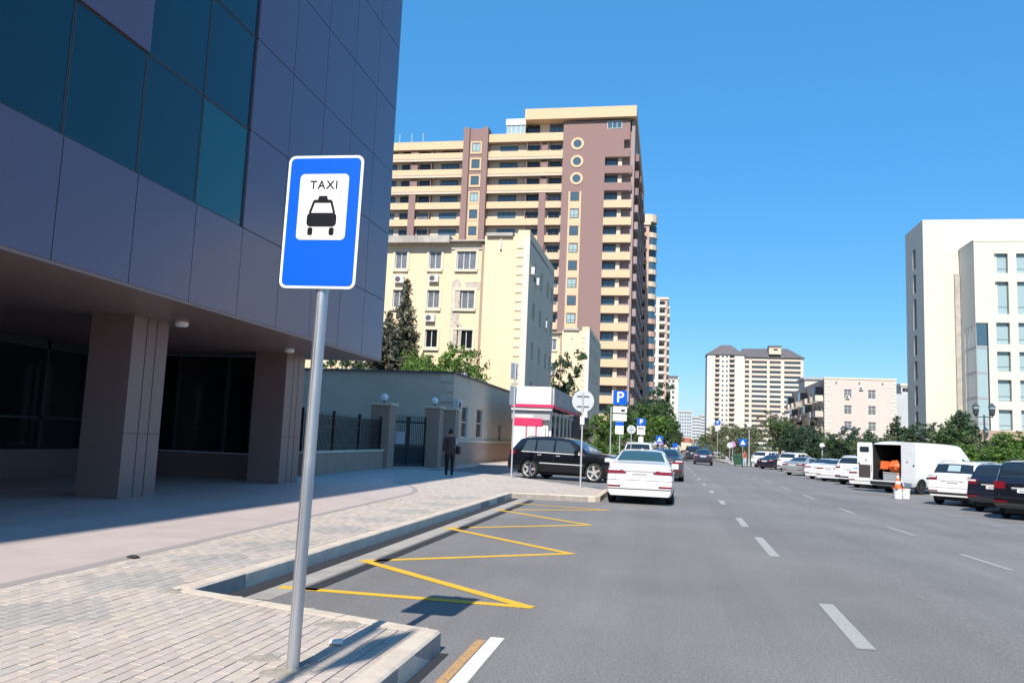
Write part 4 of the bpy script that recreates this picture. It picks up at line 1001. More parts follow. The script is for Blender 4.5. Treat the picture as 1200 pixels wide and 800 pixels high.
def add_wheel(root, x, y, r, wd, rim, spokes, brake=None):
    ty,rm=wheel_meshes(r,wd,rim,spokes)
    e=link('wheel',None,root,(x,y,r)); e.rotation_euler=(0,random.uniform(0,1.2),0) if y<0 else (0,random.uniform(0,1.2),R(180))
    link('tyre',ty,e); link('rim',rm,e)
    if brake: o=MB().box(-.10,-.02,-.02,.04,-.12,.12).build('brake_caliper',brake,root,loc=(x+.13*(1 if True else -1),y*(1.0)+(.01 if y>0 else -.01),r)) 
    return e
_proto={}
def car(name, label, cat, kind, paint, loc, heading, group=None, glass='car_glass', trim=None, rz_roll=0.):
    """heading: degrees from +y towards +x"""
    key=(kind,paint,glass)
    if key not in _proto: _proto[key]=make_car(kind,paint,glass); root=_proto[key]
    else: root=copy_tree(_proto[key])
    root.name=name; root.location=loc; root.rotation_euler=(0,0,R(90-heading)); tag(root,label,cat,group)
    return root
SH={}
SH['sedan']=dict(st=[(0,.99,.93,.835),(.05,1.04,.955,.865),(.15,1.075,.965,.885),(.4,1.10,.965,.90),(.70,1.12,.955,.91),(.82,1.15,.95,.91),(1.2,1.32,.945,.91),(1.55,1.435,.94,.912),(1.9,1.468,.935,.915),(2.4,1.47,.925,.915),(2.75,1.43,.915,.915),(3.1,1.26,.905,.915),(3.5,1.035,.90,.91),(3.62,.985,.895,.905),(4.1,.93,.87,.89),(4.5,.84,.80,.83),(4.72,.72,.69,.73),(4.82,.62,.59,.62)],r=.325,wb=2.775,xr=1.03,tumble=.66,rw=(.80,1.50),fw=(2.83,3.52),sw=[(1.22,1.62),(1.67,2.33),(2.40,3.24)],tl=(.80,.965,.36,.42),hl=(.62,.74,.3,.5),plate_z=.80)
SH['suv']=dict(st=[(0,1.10,1.06,.875),(.04,1.17,1.10,.905),(.12,1.23,1.12,.925),(.24,1.42,1.13,.93),(.40,1.62,1.135,.945),(.52,1.70,1.135,.95),(.9,1.755,1.13,.96),(1.6,1.775,1.12,.965),(2.3,1.765,1.105,.965),(2.75,1.70,1.095,.965),(3.15,1.48,1.09,.965),(3.52,1.24,1.08,.96),(3.66,1.19,1.08,.955),(4.1,1.165,1.08,.94),(4.5,1.11,1.04,.90),(4.74,1.0,.95,.84),(4.82,.84,.80,.78)],r=.39,wb=2.915,xr=1.0,tumble=.76,rw=(.15,.44),fw=(2.80,3.57),sw=[(.62,1.22),(1.30,2.08),(2.16,3.26)],tl=(1.0,1.17,.56,.30),hl=(.86,1.0,.35,.45),plate_z=.90)
SH['bigsuv']=dict(st=[(0,1.10,1.06,.93),(.04,1.20,1.12,.955),(.10,1.28,1.14,.96),(.18,1.50,1.15,.97),(.28,1.74,1.15,.975),(.40,1.84,1.15,.98),(.9,1.90,1.14,.985),(1.7,1.91,1.13,.985),(2.5,1.90,1.12,.985),(2.95,1.82,1.11,.985),(3.3,1.56,1.11,.98),(3.6,1.28,1.11,.975),(3.75,1.20,1.10,.97),(4.3,1.17,1.09,.95),(4.75,1.10,1.03,.91),(4.93,.98,.92,.85),(4.98,.85,.8,.80)],r=.40,wb=2.85,xr=1.12,tumble=.80,rw=(.115,.33),fw=(3.0,3.62),sw=[(.55,1.25),(1.33,2.2),(2.28,3.4)],tl=(.98,1.20,.60,.25),hl=(.85,1.02,.4,.4),plate_z=.93)
def make_car(kind, paint, glass):
    p=SH[kind]; s=CarShape(p['st'],.20 if kind=='sedan' else .34,p['tumble']); L=s.L; r=p['r']
    root=link('car',None); me=s.body().mesh('body',[paint,'plastic_black']); fixn(me)
    W=max(a[3] for a in p['st']); wx=[p['xr']-L/2,p['xr']+p['wb']-L/2]; cut=[]
    for x in wx:
        for sg in (-1,1):
            c=MB(); c.lathe([(0,0),(r*1.14,0),(r*1.14,.5),(0,.5)],28,axis='y'); cm=c.mesh('c',['plastic_black','plastic_black']); 
            bm=bmesh.new(); bm.from_mesh(cm); bmesh.ops.remove_doubles(bm,verts=bm.verts,dist=1e-5); bmesh.ops.recalc_face_normals(bm,faces=bm.faces)
            bm.transform(Matrix.Translation((x,(W-.30) if sg>0 else -(W-.30)-.5,r))); bm.to_mesh(cm); bm.free(); cut.append(cm)
    me=boolean_cut(me,cut,None); me.polygons.foreach_set('use_smooth',[True]*len(me.polygons)); me.set_sharp_from_angle(angle=R(38))
    body=link('body',me,root)
    for x in wx:
        for sg in (-1,1): add_wheel(root,x,sg*(W-.125),r,.225,'alloy',5,'brake_red' if (kind=='suv' and paint=='car_black') else None)
    # glazing
    s.top_patch(p['rw'][0],p['rw'][1],.93 if kind!='sedan' else .90,taper=.02).build('rear_window',glass,root,smooth=60)
    s.top_patch(p['fw'][0],p['fw'][1],.96).build('windscreen',glass,root,smooth=60)
    ns=len(p['sw'])
    for sg in (-1,1):
        for i,(a,c) in enumerate(p['sw']):
            l0=(.30 if kind=='sedan' else .18) if i==0 else 0.; l1=-.62 if i==ns-1 and kind=='sedan' else (-.5 if i==ns-1 else 0.)
            s.side_patch(a,c,.06,.93,sg,.007,10,l0,l1).build('side_window',glass,root,smooth=60)
        # door shut lines and handles
        gaps=[p['sw'][i][1]+.035 for i in range(1,ns)] + [p['sw'][1][0]-.03]
        for gx in gaps:
            b=MB(); vs=[]; 
            for rr_ in range(1,6):
                y,z=s.sec(gx)[rr_]; vs += [(gx-L/2-.006,(y+.002)*sg,z),(gx-L/2+.006,(y+.002)*sg,z)]
            b.add(vs,[(2*i,2*i+1,2*i+3,2*i+2) for i in range(4)]); b.build('door_gap','plastic_black',root)
        for gx in [p['sw'][i][0]+.16 for i in range(1,ns)]:
            y,z=s.sec(gx)[4]; MB().box(-.09,.09,-.012,.02,-.014,.014).build('door_handle','bright_trim' if kind=='suv' else paint,root,loc=(gx-L/2,y*sg,z-.01))
        y,z=s.sec(p['sw'][-1][1]-.1)[5]; mb=MB().prism([(-.07,-.0),(.08,-.02),(.06,.19),(-.05,.19)],0,.15); mm=mb.mesh('mirror',paint)
        for v in mm.vertices:
            if sg<0: v.co.y*=-1
        fixn(mm); link('mirror',mm,root,(p['sw'][-1][1]-.12-L/2,(y-.03)*sg,z+.0))
        if kind!='sedan' or paint=='car_graphite': s.side_patch(p['sw'][0][0]-.02,p['sw'][-1][1]+.04,-.045,.02,sg,.009,14).build('window_trim','bright_trim' if kind=='suv' else 'plastic_black',root,smooth=60)
        # shut lines round the boot lid / tailgate and the bumper seam
        zs_=.64 if kind=='sedan' else .70
        tm=s.wrap(zs_,zs_+.012,0,.34,sg,off=.0035).mesh('bumper_seam','plastic_black',50); fixn(tm); link('bumper_seam',tm,root)
        yb=W*.70 if kind=='sedan' else W*.78
        b=MB(); q_=[]
        for zz_ in [zs_+(p['tl'][0]-zs_)*i_/5 for i_ in range(6)]: q_+=[(s.xs(0,zz_)-.004,(yb-.005)*sg,zz_),(s.xs(0,zz_)-.004,(yb+.005)*sg,zz_)]
        b.add(q_,[(2*i_,2*i_+1,2*i_+3,2*i_+2) for i_ in range(5)]); b.build('lid_gap','plastic_black',root)
        # lamps
        z0,z1,yi,xw=p['tl']
        if kind=='sedan': t=s.wrap(z0,z1,yi,xw*.6,sg,zin0=z0+.01,zin1=z1-.075)
        else: t=s.wrap(z0,z1,yi,xw,sg)
        tm=t.mesh('tail_lamp','tail_red',50); fixn(tm); tl=link('tail_lamp',tm,root)
        t=s.wrap(z0+(z1-z0)*.55,z1-.02,yi+.16 if kind=='sedan' else yi+.04,.02,sg,off=.013); tm=t.mesh('reverse_lamp','lamp_clear',50); fixn(tm)
        if kind!='bigsuv': link('reverse_lamp',tm,tl)
        z0,z1,yi,xw=p['hl']; tm=s.wrap(z0,z1,yi,xw,sg,front=True).mesh('head_lamp','lamp_clear',50); fixn(tm); link('head_lamp',tm,root)
        zr=.46 if kind=='sedan' else .55
        tm=s.wrap(zr,zr+.045,W*.55,.04,sg,off=.006).mesh('reflector','tail_red',50); fixn(tm); link('reflector',tm,root)
        # sill trim / cladding
        b=MB(); vs=[]
        for i in range(9):
            x=p['xr']+r*1.2+(p['wb']-2.4*r)*i/8; rows=s.sec(x)
            vs += [(x-L/2,(rows[0][0]+.004)*sg,rows[0][1]-.005),(x-L/2,(rows[1][0]+.006)*sg,rows[1][1]+(.0 if kind=='sedan' else .03))]
        b.add(vs,[(2*i,2*i+2,2*i+3,2*i+1) for i in range(8)]); b.build('sill_trim','plastic_black' if kind!='sedan' else paint,root)
        if kind=='suv':
            b=MB(); vs=[]
            for i in range(9):
                x=p['xr']+r*1.25+(p['wb']-2.5*r)*i/8; rows=s.sec(x); vs += [(x-L/2,(rows[3][0]+.012)*sg,rows[3][1]-.09),(x-L/2,(rows[3][0]+.012)*sg,rows[3][1]-.05)]
            b.add(vs,[(2*i,2*i+2,2*i+3,2*i+1) for i in range(8)]); b.build('door_moulding','bright_trim',root)
        if kind in ('suv','bigsuv'):
            y7=s.sec(1.5)[7][0]; MB().tube([(.7-L/2,y7*.98*sg,s.sec(.7)[7][1]-.01),(.82-L/2,y7*.98*sg,s.sec(.8)[7][1]+.055),(2.35-L/2,y7*.98*sg,s.sec(2.3)[7][1]+.055),(2.5-L/2,y7*.98*sg,s.sec(2.5)[7][1]-.01)],.018,8).build('roof_rail','pole_grey' if paint!='car_black' else 'plastic_black',root,smooth=50)
    # rear details
    zr=p['plate_z']; xr=s.xs(0,zr)
    o=MB().box(-.012,.0,-.26,.26,-.056,.056).build('number_plate','plate_white',root,loc=(xr-.012,0,zr)); MB().box(-.0145,-.0122,-.20,.20,-.03,.03).build('plate_characters','sign_grey',o)
    zc=zr+.085; MB().box(-.02,.01,-.42,.42,-.018,.018).build('boot_trim','bright_trim' if kind!='sedan' else 'sign_grey',root,loc=(s.xs(0,zc)-.005,0,zc))
    zb=.40 if kind=='sedan' else .50
    tm=s.wrap(zb-.06,zb+.03,0,.10,1,off=.007).mesh('rear_valance','plastic_black',50); fixn(tm)
    if kind!='sedan': 
        link('rear_valance',tm,root); tm2=s.wrap(zb-.06,zb+.03,0,.10,-1,off=.007).mesh('rear_valance','plastic_black',50); fixn(tm2); link('rear_valance',tm2,root)
    else:
        for sg in (-1,1):
            tm=s.wrap(.405,.425,0,.02,sg,off=.006).mesh('bumper_crease','plastic_black',50); fixn(tm); link('bumper_crease',tm,root)
    # boot lid shut line
    zg=s.sec(.05)[5][1]+.02
    # underbody and grille, shark fin
    MB().box(.35-L/2,L/2-.35,-.72,.72,.20,.36).build('underbody','plastic_black',root)
    tm=s.wrap(.42,.60,0,.02,1,front=True,off=.006).mesh('grille','plastic_black',50); fixn(tm); link('grille',tm,root); tm=s.wrap(.42,.60,0,.02,-1,front=True,off=.006).mesh('grille','plastic_black',50); fixn(tm); link('grille',tm,root)
    if kind=='sedan':
        zz=s.sec(1.62)[9][1]; MB().add([(-.08,-.02,0),(.09,0,0),(-.08,.02,0),(-.06,0,.06)],[(0,1,3),(1,2,3),(2,0,3),(0,2,1)]).build('aerial_fin',paint,root,loc=(1.62-L/2,0,zz-.003))
    if kind=='bigsuv':
        for xx in (.30,): tm=s.wrap(.80,.845,0,.05,1,off=.008)
    return root
def place_rl(kind, px, py, heading, z=None):
    """centre of a car whose rear-left tyre touches the ground at this pixel"""
    P=at_g(px,py); p=SH[kind]; L=p['st'][-1][0]; W=max(a[3] for a in p['st']); h=R(heading)
    f=Vector((math.sin(h),math.cos(h),0)); l=Vector((-f.y,f.x,0)); lx=p['xr']-L/2; ly=W-.06
    C=P-f*lx-l*ly; return (C.x,C.y,P.z)
GP='vehicles parked at an angle along the right-hand kerb'
# left side of the street
car('sedan','white sedan parked with its tail towards the lay-by, red tail lamps','car','sedan','car_white',(-.66,25.0,0),.5,glass='car_glass_green')
car('suv','glossy black off-road car with silver door mouldings turning out of the side entry','car','suv','car_black',(-4.02,35.05,.0),107,glass='car_glass_blue')
car('sedan','dark graphite sedan parked right in front of the white sedan by the left kerb','car','sedan','car_graphite',(-.05,40.9,0),1.)
car('suv','white sport utility car parked half behind the black car and the parking sign','car','suv','car_white',(-1.5,52.5,0),4)
car('sedan','dark sedan parked under the street trees beyond the white sport utility car','car','sedan','car_navy',(-.9,70,0),2)
car('sedan','white sedan standing far off by the left kerb under the trees','car','sedan','car_white',(-.6,150,0),0)
# driving
car('sedan','dark navy sedan driving away in the right lane','car','sedan','car_navy',(3.55,83.,-.03),2)
car('suv','black car driving ahead of the dark navy sedan','car','suv','car_black',(3.1,99.,-.02),0)
car('suv','grey car waiting by the far traffic island','car','suv','car_silver',(8.8,143.,-.3),6) 
# parked at the right
HD=41
car('large_suv','large black sport utility vehicle with chrome emblem on its tailgate','car','bigsuv','car_black',place_rl('bigsuv',1177,606,34),34,GP)
car('suv','dark grey crossover squeezed between the large black vehicle and the white estate','car','suv','car_navy',place_rl('suv',1146,598,38),38,GP)
hv=car('suv','white sport utility car with roof rails parked between the van and the dark crossover','car','suv','car_white',place_rl('suv',1099,590,36),36,GP)
pc=car('sedan','white patrol sedan with a pale blue stripe on its boot beside the van','car','sedan','car_white',place_rl('sedan',1003,570.5,33),33,GP)
car('suv','white sport utility car beside the blue-striped patrol sedan','car','suv','car_white',place_rl('suv',987,567,36),36,GP)
car('sedan','white sedan parked between another white sedan and a white sport utility car','car','sedan','car_white',place_rl('sedan',965,563,36),36,GP)
car('sedan','white sedan parked right beside the silver sedan','car','sedan','car_white',place_rl('sedan',951,560.5,36),36,GP)
car('sedan','silver sedan parked among the white cars at the right kerb','car','sedan','car_silver',place_rl('sedan',924,556,36),36,GP)
car('suv','white sport utility car parked just behind the silver sedan','car','suv','car_white',place_rl('suv',917,552,36),36,GP)
car('sedan','black sedan parked in front of the white sport utility car near the green bins','car','sedan','car_navy',place_rl('sedan',893,549,36),36,GP)
car('suv','white sport utility car parked next to the green waste bins','car','suv','car_white',place_rl('suv',886,547,38),38,GP)
# stripe of the patrol car
s_=CarShape(SH['sedan']['st'],.27,.66)
s_.top_patch(.06,.70,1.0,.004,8,8).build('blue_stripe','police_blue',pc,smooth=60); s_.top_patch(1.45,2.9,.9,.004,8,8) 
MB().box(-.12,.12,-.45,.45,0,.10).build('light_bar','sign_red',pc,loc=(2.1-2.41,0,1.47))
# tailgate emblem on the big vehicle, green sheet in the white one's window
# ---- white panel van with open rear doors
vp=dict(st=[(0,2.36,1.25,.93),(.05,2.50,1.27,.97),(.15,2.56,1.28,.985),(.6,2.60,1.28,.99),(2.5,2.60,1.28,.99),(4.65,2.57,1.28,.99),(4.95,2.48,1.27,.985),(5.35,2.15,1.25,.98),(5.85,1.62,1.22,.96),(6.1,1.38,1.19,.95),(6.4,1.20,1.10,.92),(6.65,.98,.92,.86),(6.75,.82,.78,.78)],r=.36)
vs=CarShape(vp['st'],.33,.86); L=vs.L
P=at_g(1041,576); hd=50; f=Vector((math.sin(R(hd)),math.cos(R(hd)),0)); l=Vector((-f.y,f.x,0)); C=P-f*(1.35-L/2)-l*.92
van=thing('panel_van','white high-roof panel van with both rear doors open and cones inside','van',(C.x,C.y,-.3),R(90-hd),GP)
me=vs.body().mesh('body',['car_white','plastic_black']); fixn(me); cut=[]
for x in (1.35-L/2,5.75-L/2):
    for sg in (-1,1):
        c=MB(); c.lathe([(0,0),(.41,0),(.41,.5),(0,.5)],28,axis='y'); cm=c.mesh('c',['plastic_black','plastic_black']); bm=bmesh.new(); bm.from_mesh(cm); bmesh.ops.remove_doubles(bm,verts=bm.verts,dist=1e-5); bmesh.ops.recalc_face_normals(bm,faces=bm.faces)
        bm.transform(Matrix.Translation((x,.72 if sg>0 else -1.22,.36))); bm.to_mesh(cm); bm.free(); cut.append(cm)
cm=MB().box(-.3-L/2,3.1-L/2,-.80,.80,.62,2.42).mesh('c',['plastic_black','plastic_black']); cut.append(cm)
me=boolean_cut(me,cut,None); me.polygons.foreach_set('use_smooth',[True]*len(me.polygons)); me.set_sharp_from_angle(angle=R(35)); link('body',me,van)
for x in (1.35-L/2,5.75-L/2):
    for sg in (-1,1): add_wheel(van,x,sg*.87,.36,.22,'rim_dark',6)
vs.top_patch(5.02,6.02,.95).build('windscreen','car_glass',van,smooth=60)
for sg in (-1,1):
    vs.side_patch(4.85,5.65,.05,.55,sg,.007,10,0,-.35).build('side_window','car_glass',van,smooth=60)
    tm=vs.wrap(.95,1.35,.86,.10,sg).mesh('tail_lamp','tail_red',50); fixn(tm); link('tail_lamp',tm,van)
    # sliding door seam lines, rub strip
    for gx in (3.2,4.6):
        b=MB(); q=[]
        for rr_ in range(1,7): y,z=vs.sec(gx)[rr_]; q += [(gx-L/2-.008,(y+.003)*sg,z),(gx-L/2+.008,(y+.003)*sg,z)]
        b.add(q,[(2*i,2*i+1,2*i+3,2*i+2) for i in range(5)]); b.build('door_gap','sign_grey',van)
    y,z=vs.sec(2.5)[3]; MB().box(1.7-L/2,5.2-L/2,y-.004,y+.012,z-.05,z+.05).build('rub_strip','plastic_black',van) if sg>0 else MB().box(1.7-L/2,5.2-L/2,-y-.012,-y+.004,z-.05,z+.05).build('rub_strip','plastic_black',van)
    y,z=vs.sec(5.4)[5]; MB().box(-.06,.06,0,.16,0,.28).build('mirror','plastic_black',van,loc=(5.52-L/2,(y if sg>0 else -y-.16),z+.02))
MB().box(-.10,.02,-.9,.9,.40,.56).build('rear_bumper','plastic_black',van,loc=(-L/2,0,0))
MB().box(.3-L/2,L/2-.3,-.8,.8,.24,.42).build('underbody','plastic_black',van)
for sg,ang in ((1,100),(-1,104)):
    dm=MB(); dm.prism_y(rrect(0,.80,0,1.92,.07),-.035,.0); do=link('rear_door',dm.mesh('rear_door','car_white'),van,(-L/2+.0,sg*.84,.58))
    do.rotation_euler=(0,0,R(-90-ang+8) if sg>0 else R(90+ang-8)); 
    do.rotation_euler=(0,0,R(100) if sg>0 else R(-93))
    w1=MB().prism_y(rrect(.17,.66,1.42,1.70,.06),-.041,.006).build('door_window' if sg>0 else 'door_panel','car_glass' if sg>0 else 'car_white',do)
    w2=MB().prism_y(rrect(.10,.72,.12,.78,.04),-.043,.008).build('inner_panel','cloth_brown' if sg>0 else 'car_white',do)
    MB().box(.66,.74,-.055,.02,.80,.88).build('door_latch','plastic_black',do); MB().box(.30,.36,-.05,.012,.98,1.04).build('door_bolt','plastic_black',do)
# load: crumpled orange barriers / cones in the back, cone on two white buckets on the road
def cone_mesh():
    b=MB(); b.lathe([(.15,.03),(.115,.20)],18,0); b.lathe([(.115,.20),(.09,.32)],18,1); b.lathe([(.09,.32),(.065,.45)],18,0); b.lathe([(.065,.45),(.045,.56)],18,1); b.lathe([(.045,.56),(.028,.66),(0,.66)],18,0); b.box(-.20,.20,-.20,.20,0,.03)
    return b.mesh('traffic_cone',['cone_orange','sign_white'],40)
cmesh=cone_mesh()
def van_pt(x,y,z): return van.matrix_basis @ Vector((x,y,z))
van_m=Matrix.Translation(Vector((C.x,C.y,-.3))) @ Matrix.Rotation(R(90-hd),4,'Z')
b=MB(); n=18
for j in range(7):
    th=math.pi*j/6
    for i in range(n):
        a=2*math.pi*i/n; q=1+random.uniform(-.16,.16); b.v.append((.42*math.sin(th)*math.cos(a)*q,.5*math.sin(th)*math.sin(a)*q,.30-.30*math.cos(th)*(1+random.uniform(-.1,.1))))
for j in range(6):
    for i in range(n): b.f.append([j*n+i,j*n+(i+1)%n,(j+1)*n+(i+1)%n,(j+1)*n+i]); b.m.append(0); b.c.append(None)
o=b.build('orange_sack','cone_orange',None,smooth=35); P=van_m@Vector((.55-L/2,-.15,1.04)); o.location=P; fixn(o.data); tag(o,'crumpled orange safety netting heaped in the back of the van','netting')
o=link('traffic_cone',cmesh,None); P=van_m@Vector((.25-L/2,.30,1.38)); o.location=P; o.rotation_euler=(R(8),R(78),R(90-hd+60)); tag(o,'orange and white traffic cone lying on the netting inside the van','traffic cone')
o=thing('load_box','grey crate standing just inside the open van under the netting','crate',(van_m@Vector((.42-L/2,-.10,.625)))); o.rotation_euler=(0,0,R(90-hd)); slab('side',-.3,.3,-.4,.4,0,.36,'sign_grey',o); slab('lid',-.32,.32,-.42,.42,.362,.41,'cornice_grey',o)
for k,(px,lab) in enumerate(((1052.5,'white bucket under the traffic cone behind the open van'),(1061.5,'white bucket without a cone on the road behind the open van'))):
    P=at_g(px,584); bk=thing('white_bucket',lab,'bucket',(P.x,P.y,P.z),group='white buckets on the road'); MB().lathe([(0,0),(.165,0),(.185,.40),(.195,.40),(.195,.44),(.17,.44),(.16,.02)],20).build('pail','sign_white',bk,smooth=40); MB().lathe([(.198,.37),(.205,.385),(.198,.40)],20).build('rim_ring','ac_white',bk,smooth=40); MB().lathe([(0,.445),(.198,.445),(.198,.425)],20).build('lid','sign_white',bk,smooth=40)
    if k==0: o=link('traffic_cone',cmesh,None,(P.x,P.y,P.z+.446),R(20)); tag(o,'orange and white traffic cone standing on a white bucket behind the van','traffic cone')
# box truck far down the street
P=at_g(803,531.5); t=thing('box_truck','small cream box truck driving away far down the street','truck',(P.x,P.y,0))
slab('cargo_box',-1.05,1.05,0,4.2,.75,2.75,'tower_cream',t); slab('cab',-.95,.95,4.25,5.9,.5,2.0,'car_white',t); slab('chassis',-.8,.8,.2,5.6,.42,.74,'plastic_black',t); slab('rear_bumper',-1.0,1.0,-.08,.0,.45,.6,'plastic_black',t)
for x in (-.8,.8):
    for y in (.9,4.8): add_wheel(t,x,y,.38,.25,'rim_dark',5).rotation_euler=(0,0,R(90))
    slab('tail_lamp',x-.12,x+.12,-.10,-.082,.62,.74,'tail_red',t)
# emblem and name strip on the big vehicle's tailgate; sheet in the white one's rear window
for o in bpy.data.objects:
    if o.name.startswith('large_suv'):
        s2=CarShape(SH['bigsuv']['st'],.36,.8); e=MB().lathe([(.05,-.004),(.062,.0),(.05,.004)],20,axis='x').build('emblem','chrome',o,smooth=40,loc=(s2.xs(0,1.02)-.012,0,1.05)); e.scale=(1,1.45,.9)
        MB().box(-.006,.0,-.42,.42,-.012,.012).build('name_strip','chrome',o,loc=(s2.xs(0,.985)-.012,0,.965)) 
s1=CarShape(SH['suv']['st'],.36,.76); s1.top_patch(.20,.38,.30,.011,4,4).build('window_sheet','pale_glass',hv,smooth=60)
# ================================================================== SIGNS AND LAMPS
def post(root,h,r=.03,m='pole_grey'): return MB().tube([(0,0,-.05),(0,0,h)],r,12).build('pole',m,root,smooth=40)
def plate_rect(root,w_,h_,z,m,name='plate',y=-.05,x=0): return MB().prism_y(rrect(x-w_/2,x+w_/2,z,z+h_,.03,3),y-.008,y).build(name,m,root)
def disc(root,r,z,m,name='plate',y=-.05,x=0):
    me=MB().lathe([(0,y-.012),(r,y-.012),(r,y),(0,y)],32,axis='y',c=(x,0,z)).mesh(name,m); fixn(me); return link(name,me,root)
def ground_pt(px,py,z=.15): P=at_z(px,py,z); return (P.x,P.y,z)
# post with two plates seen edge-on
t=thing('parking_sign','tall post with two sign plates turned edge-on standing on the kerb island','road sign',ground_pt(599,560),R(0)); post(t,4.35)
for z,h_ in ((3.72,.62),(2.75,.72)):
    o=plate_rect(t,.6,h_,z,'sign_back'); o.rotation_euler=(0,0,R(-104)); 
# back of a round sign
t=thing('round_sign','grey back of a round sign with crossbars on a post on the kerb island','road sign',ground_pt(680,571)); post(t,3.05,.028)
o=disc(t,.36,2.78,'sign_back',y=.06); 
for z in (2.62,2.95): slab('bracket',-.20,.20,-.0,.05,z-.012,z+.012,'sign_grey',t)
slab('small_box',-.06,.07,-.06,-.032,2.02,2.28,'sign_white',t)
# parking sign stack
def P_of(px,py,Y): return at_y(px,py,Y)
Y=40.; b0=P_of(724.5,560,Y); t=thing('parking_sign','large blue parking sign with white panels beneath behind the white sedan','road sign',(b0.x,Y,.0)); zt=lambda py:P_of(725,py,Y).z
MB().tube([(-.42,0,0),(-.42,0,zt(477))],.03,10).build('pole','pole_grey',t,smooth=40); MB().tube([(.02,.02,0),(.02,.02,zt(458))],.03,10).build('pole','pole_grey',t,smooth=40)
o=plate_rect(t,.66,zt(457.5)-zt(474),zt(474),'sign_blue'); lettering('letter','P',.72,'sign_white',o,(0,-.061,(zt(457.5)+zt(474))/2))
o=plate_rect(t,.66,zt(476)-zt(483.5),zt(483.5),'sign_white','panel'); slab('car_symbol',.06,.24,-.064,-.0585,zt(482),zt(479.5),'sign_black',o)
o=plate_rect(t,.66,zt(485)-zt(493),zt(493),'sign_white','panel'); lettering('lettering','100% PU',.13,'sign_grey',o,(0,-.061,zt(489)))
o=plate_rect(t,.40,zt(494)-zt(508.5),zt(508.5),'sign_white','panel'); slab('panel_head',-.2,.2,-.062,-.0585,zt(498.5),zt(494.2),'sign_blue',o)
Y=46.; b0=P_of(738.5,560,Y); t=thing('round_sign','small grey back of a round sign beside the large blue parking sign','road sign',(b0.x,Y,0)); zz=P_of(738.5,503,Y).z; post(t,zz+.2,.025); disc(t,.24,zz,'sign_back',y=.04); slab('bracket',-.12,.12,0,.03,zz-.01,zz+.01,'sign_grey',t)
Y=56.; b0=P_of(750,560,Y); t=thing('parking_sign','smaller blue parking sign with yellow mark farther along the left kerb','road sign',(b0.x,Y,0)); zt2=lambda py:P_of(750,py,Y).z; post(t,zt2(490),.03)
o=plate_rect(t,.54,zt2(490)-zt2(498),zt2(498),'sign_blue'); lettering('letter','P',.44,'sign_white',o,(0,-.061,(zt2(490)+zt2(498))/2)); disc(o,.07,(zt2(490)+zt2(498))/2,'sign_yellow','mark',y=-.062)
for a,c in ((499,504),(504.6,509)): plate_rect(t,.54,zt2(a)-zt2(c),zt2(c),'sign_white','panel')
slab('panel_line',-.2,.2,-.064,-.0585,zt2(502.5),zt2(501.2),'sign_black',o); plate_rect(t,.32,zt2(511.5)-zt2(517.5),zt2(517.5),'sign_white','panel')
def ped_sign(px,py,Y,lab,w_=.62,mark=True,white=False,zg=0.,name='crossing_sign'):
    b0=P_of(px,py,Y); t=thing(name,lab,'road sign',(b0.x,Y,zg)); z=b0.z-zg; post(t,z+w_/2,.03)
    o=plate_rect(t,w_,w_,z-w_/2,'sign_blue')
    if mark:
        m_=MB().add([(-w_*.34,-.0625,z-w_*.32),(w_*.34,-.0625,z-w_*.32),(0,-.0625,z+w_*.34)],[(0,1,2)]).build('triangle','sign_white',o)
        b=MB(); b.tube([(.0,-.066,z+w_*.12),(.01,-.066,z-.02),(-.05,-.066,z-w_*.26)],.014,6); b.tube([(.01,-.066,z-.02),(.06,-.066,z-w_*.26)],.014,6); b.build('walker','sign_black',o)
    return t
ped_sign(772.8,514.5,78,'blue pedestrian crossing sign below the bright bushy street tree')
Y=92.; b0=P_of(768.5,519,Y); t=thing('round_sign','tiny round sign back just below the crossing sign by the avenue trees','road sign',(b0.x,Y,0)); post(t,b0.z,.03); disc(t,.18,b0.z,'sign_back',y=.05)
Y=96.; b0=P_of(774,518.5,Y); t=thing('no_stopping_sign','small violet round sign below the crossing sign by the avenue trees','road sign',(b0.x,Y,0)); post(t,b0.z+.3,.03); disc(t,.28,b0.z,'sign_violet'); 
ped_sign(791,521.5,140,'small blue sign far down the left kerb',.7,False)
# right side
zg=-.16
Y=118.; b0=P_of(841,495,Y); t=thing('parking_sign','blue parking sign with white panels on the traffic island','road sign',(b0.x,Y,zg)); post(t,b0.z-zg+.3,.035)
o=plate_rect(t,.66,.66,b0.z-zg-.33,'sign_blue'); lettering('letter','P',.6,'sign_white',o,(0,-.061,b0.z-zg)); plate_rect(t,.6,.4,b0.z-zg-.8,'sign_white','panel'); plate_rect(t,.6,.3,b0.z-zg-1.16,'sign_white','panel')
Y=108.
for px,py,m_,lab,nm in ((855.2,521.5,'sign_back','grey round sign back beside the violet no stopping sign','round_sign'),(858.7,520.5,'sign_violet','violet no stopping sign on a post by the green bins','no_stopping_sign')):
    b0=P_of(px,py,Y); t=thing(nm,lab,'road sign',(b0.x,Y,zg)); post(t,b0.z-zg+.3,.035); disc(t,.36,b0.z-zg,m_)
    if m_=='sign_violet':
        o=disc(t,.30,b0.z-zg,'sign_violet','field',y=-.068); b=MB().tube([(-.2,-.085,b0.z-zg-.2),(.2,-.085,b0.z-zg+.2)],.03,6).build('bar','sign_red',t)
    Y+=.35
ped_sign(870.5,518,104,'blue pedestrian crossing sign above the green waste bins',.85,True,zg=zg)
ped_sign(828,523.5,170,'small blue sign on the far traffic island',.9,False,zg=zg)
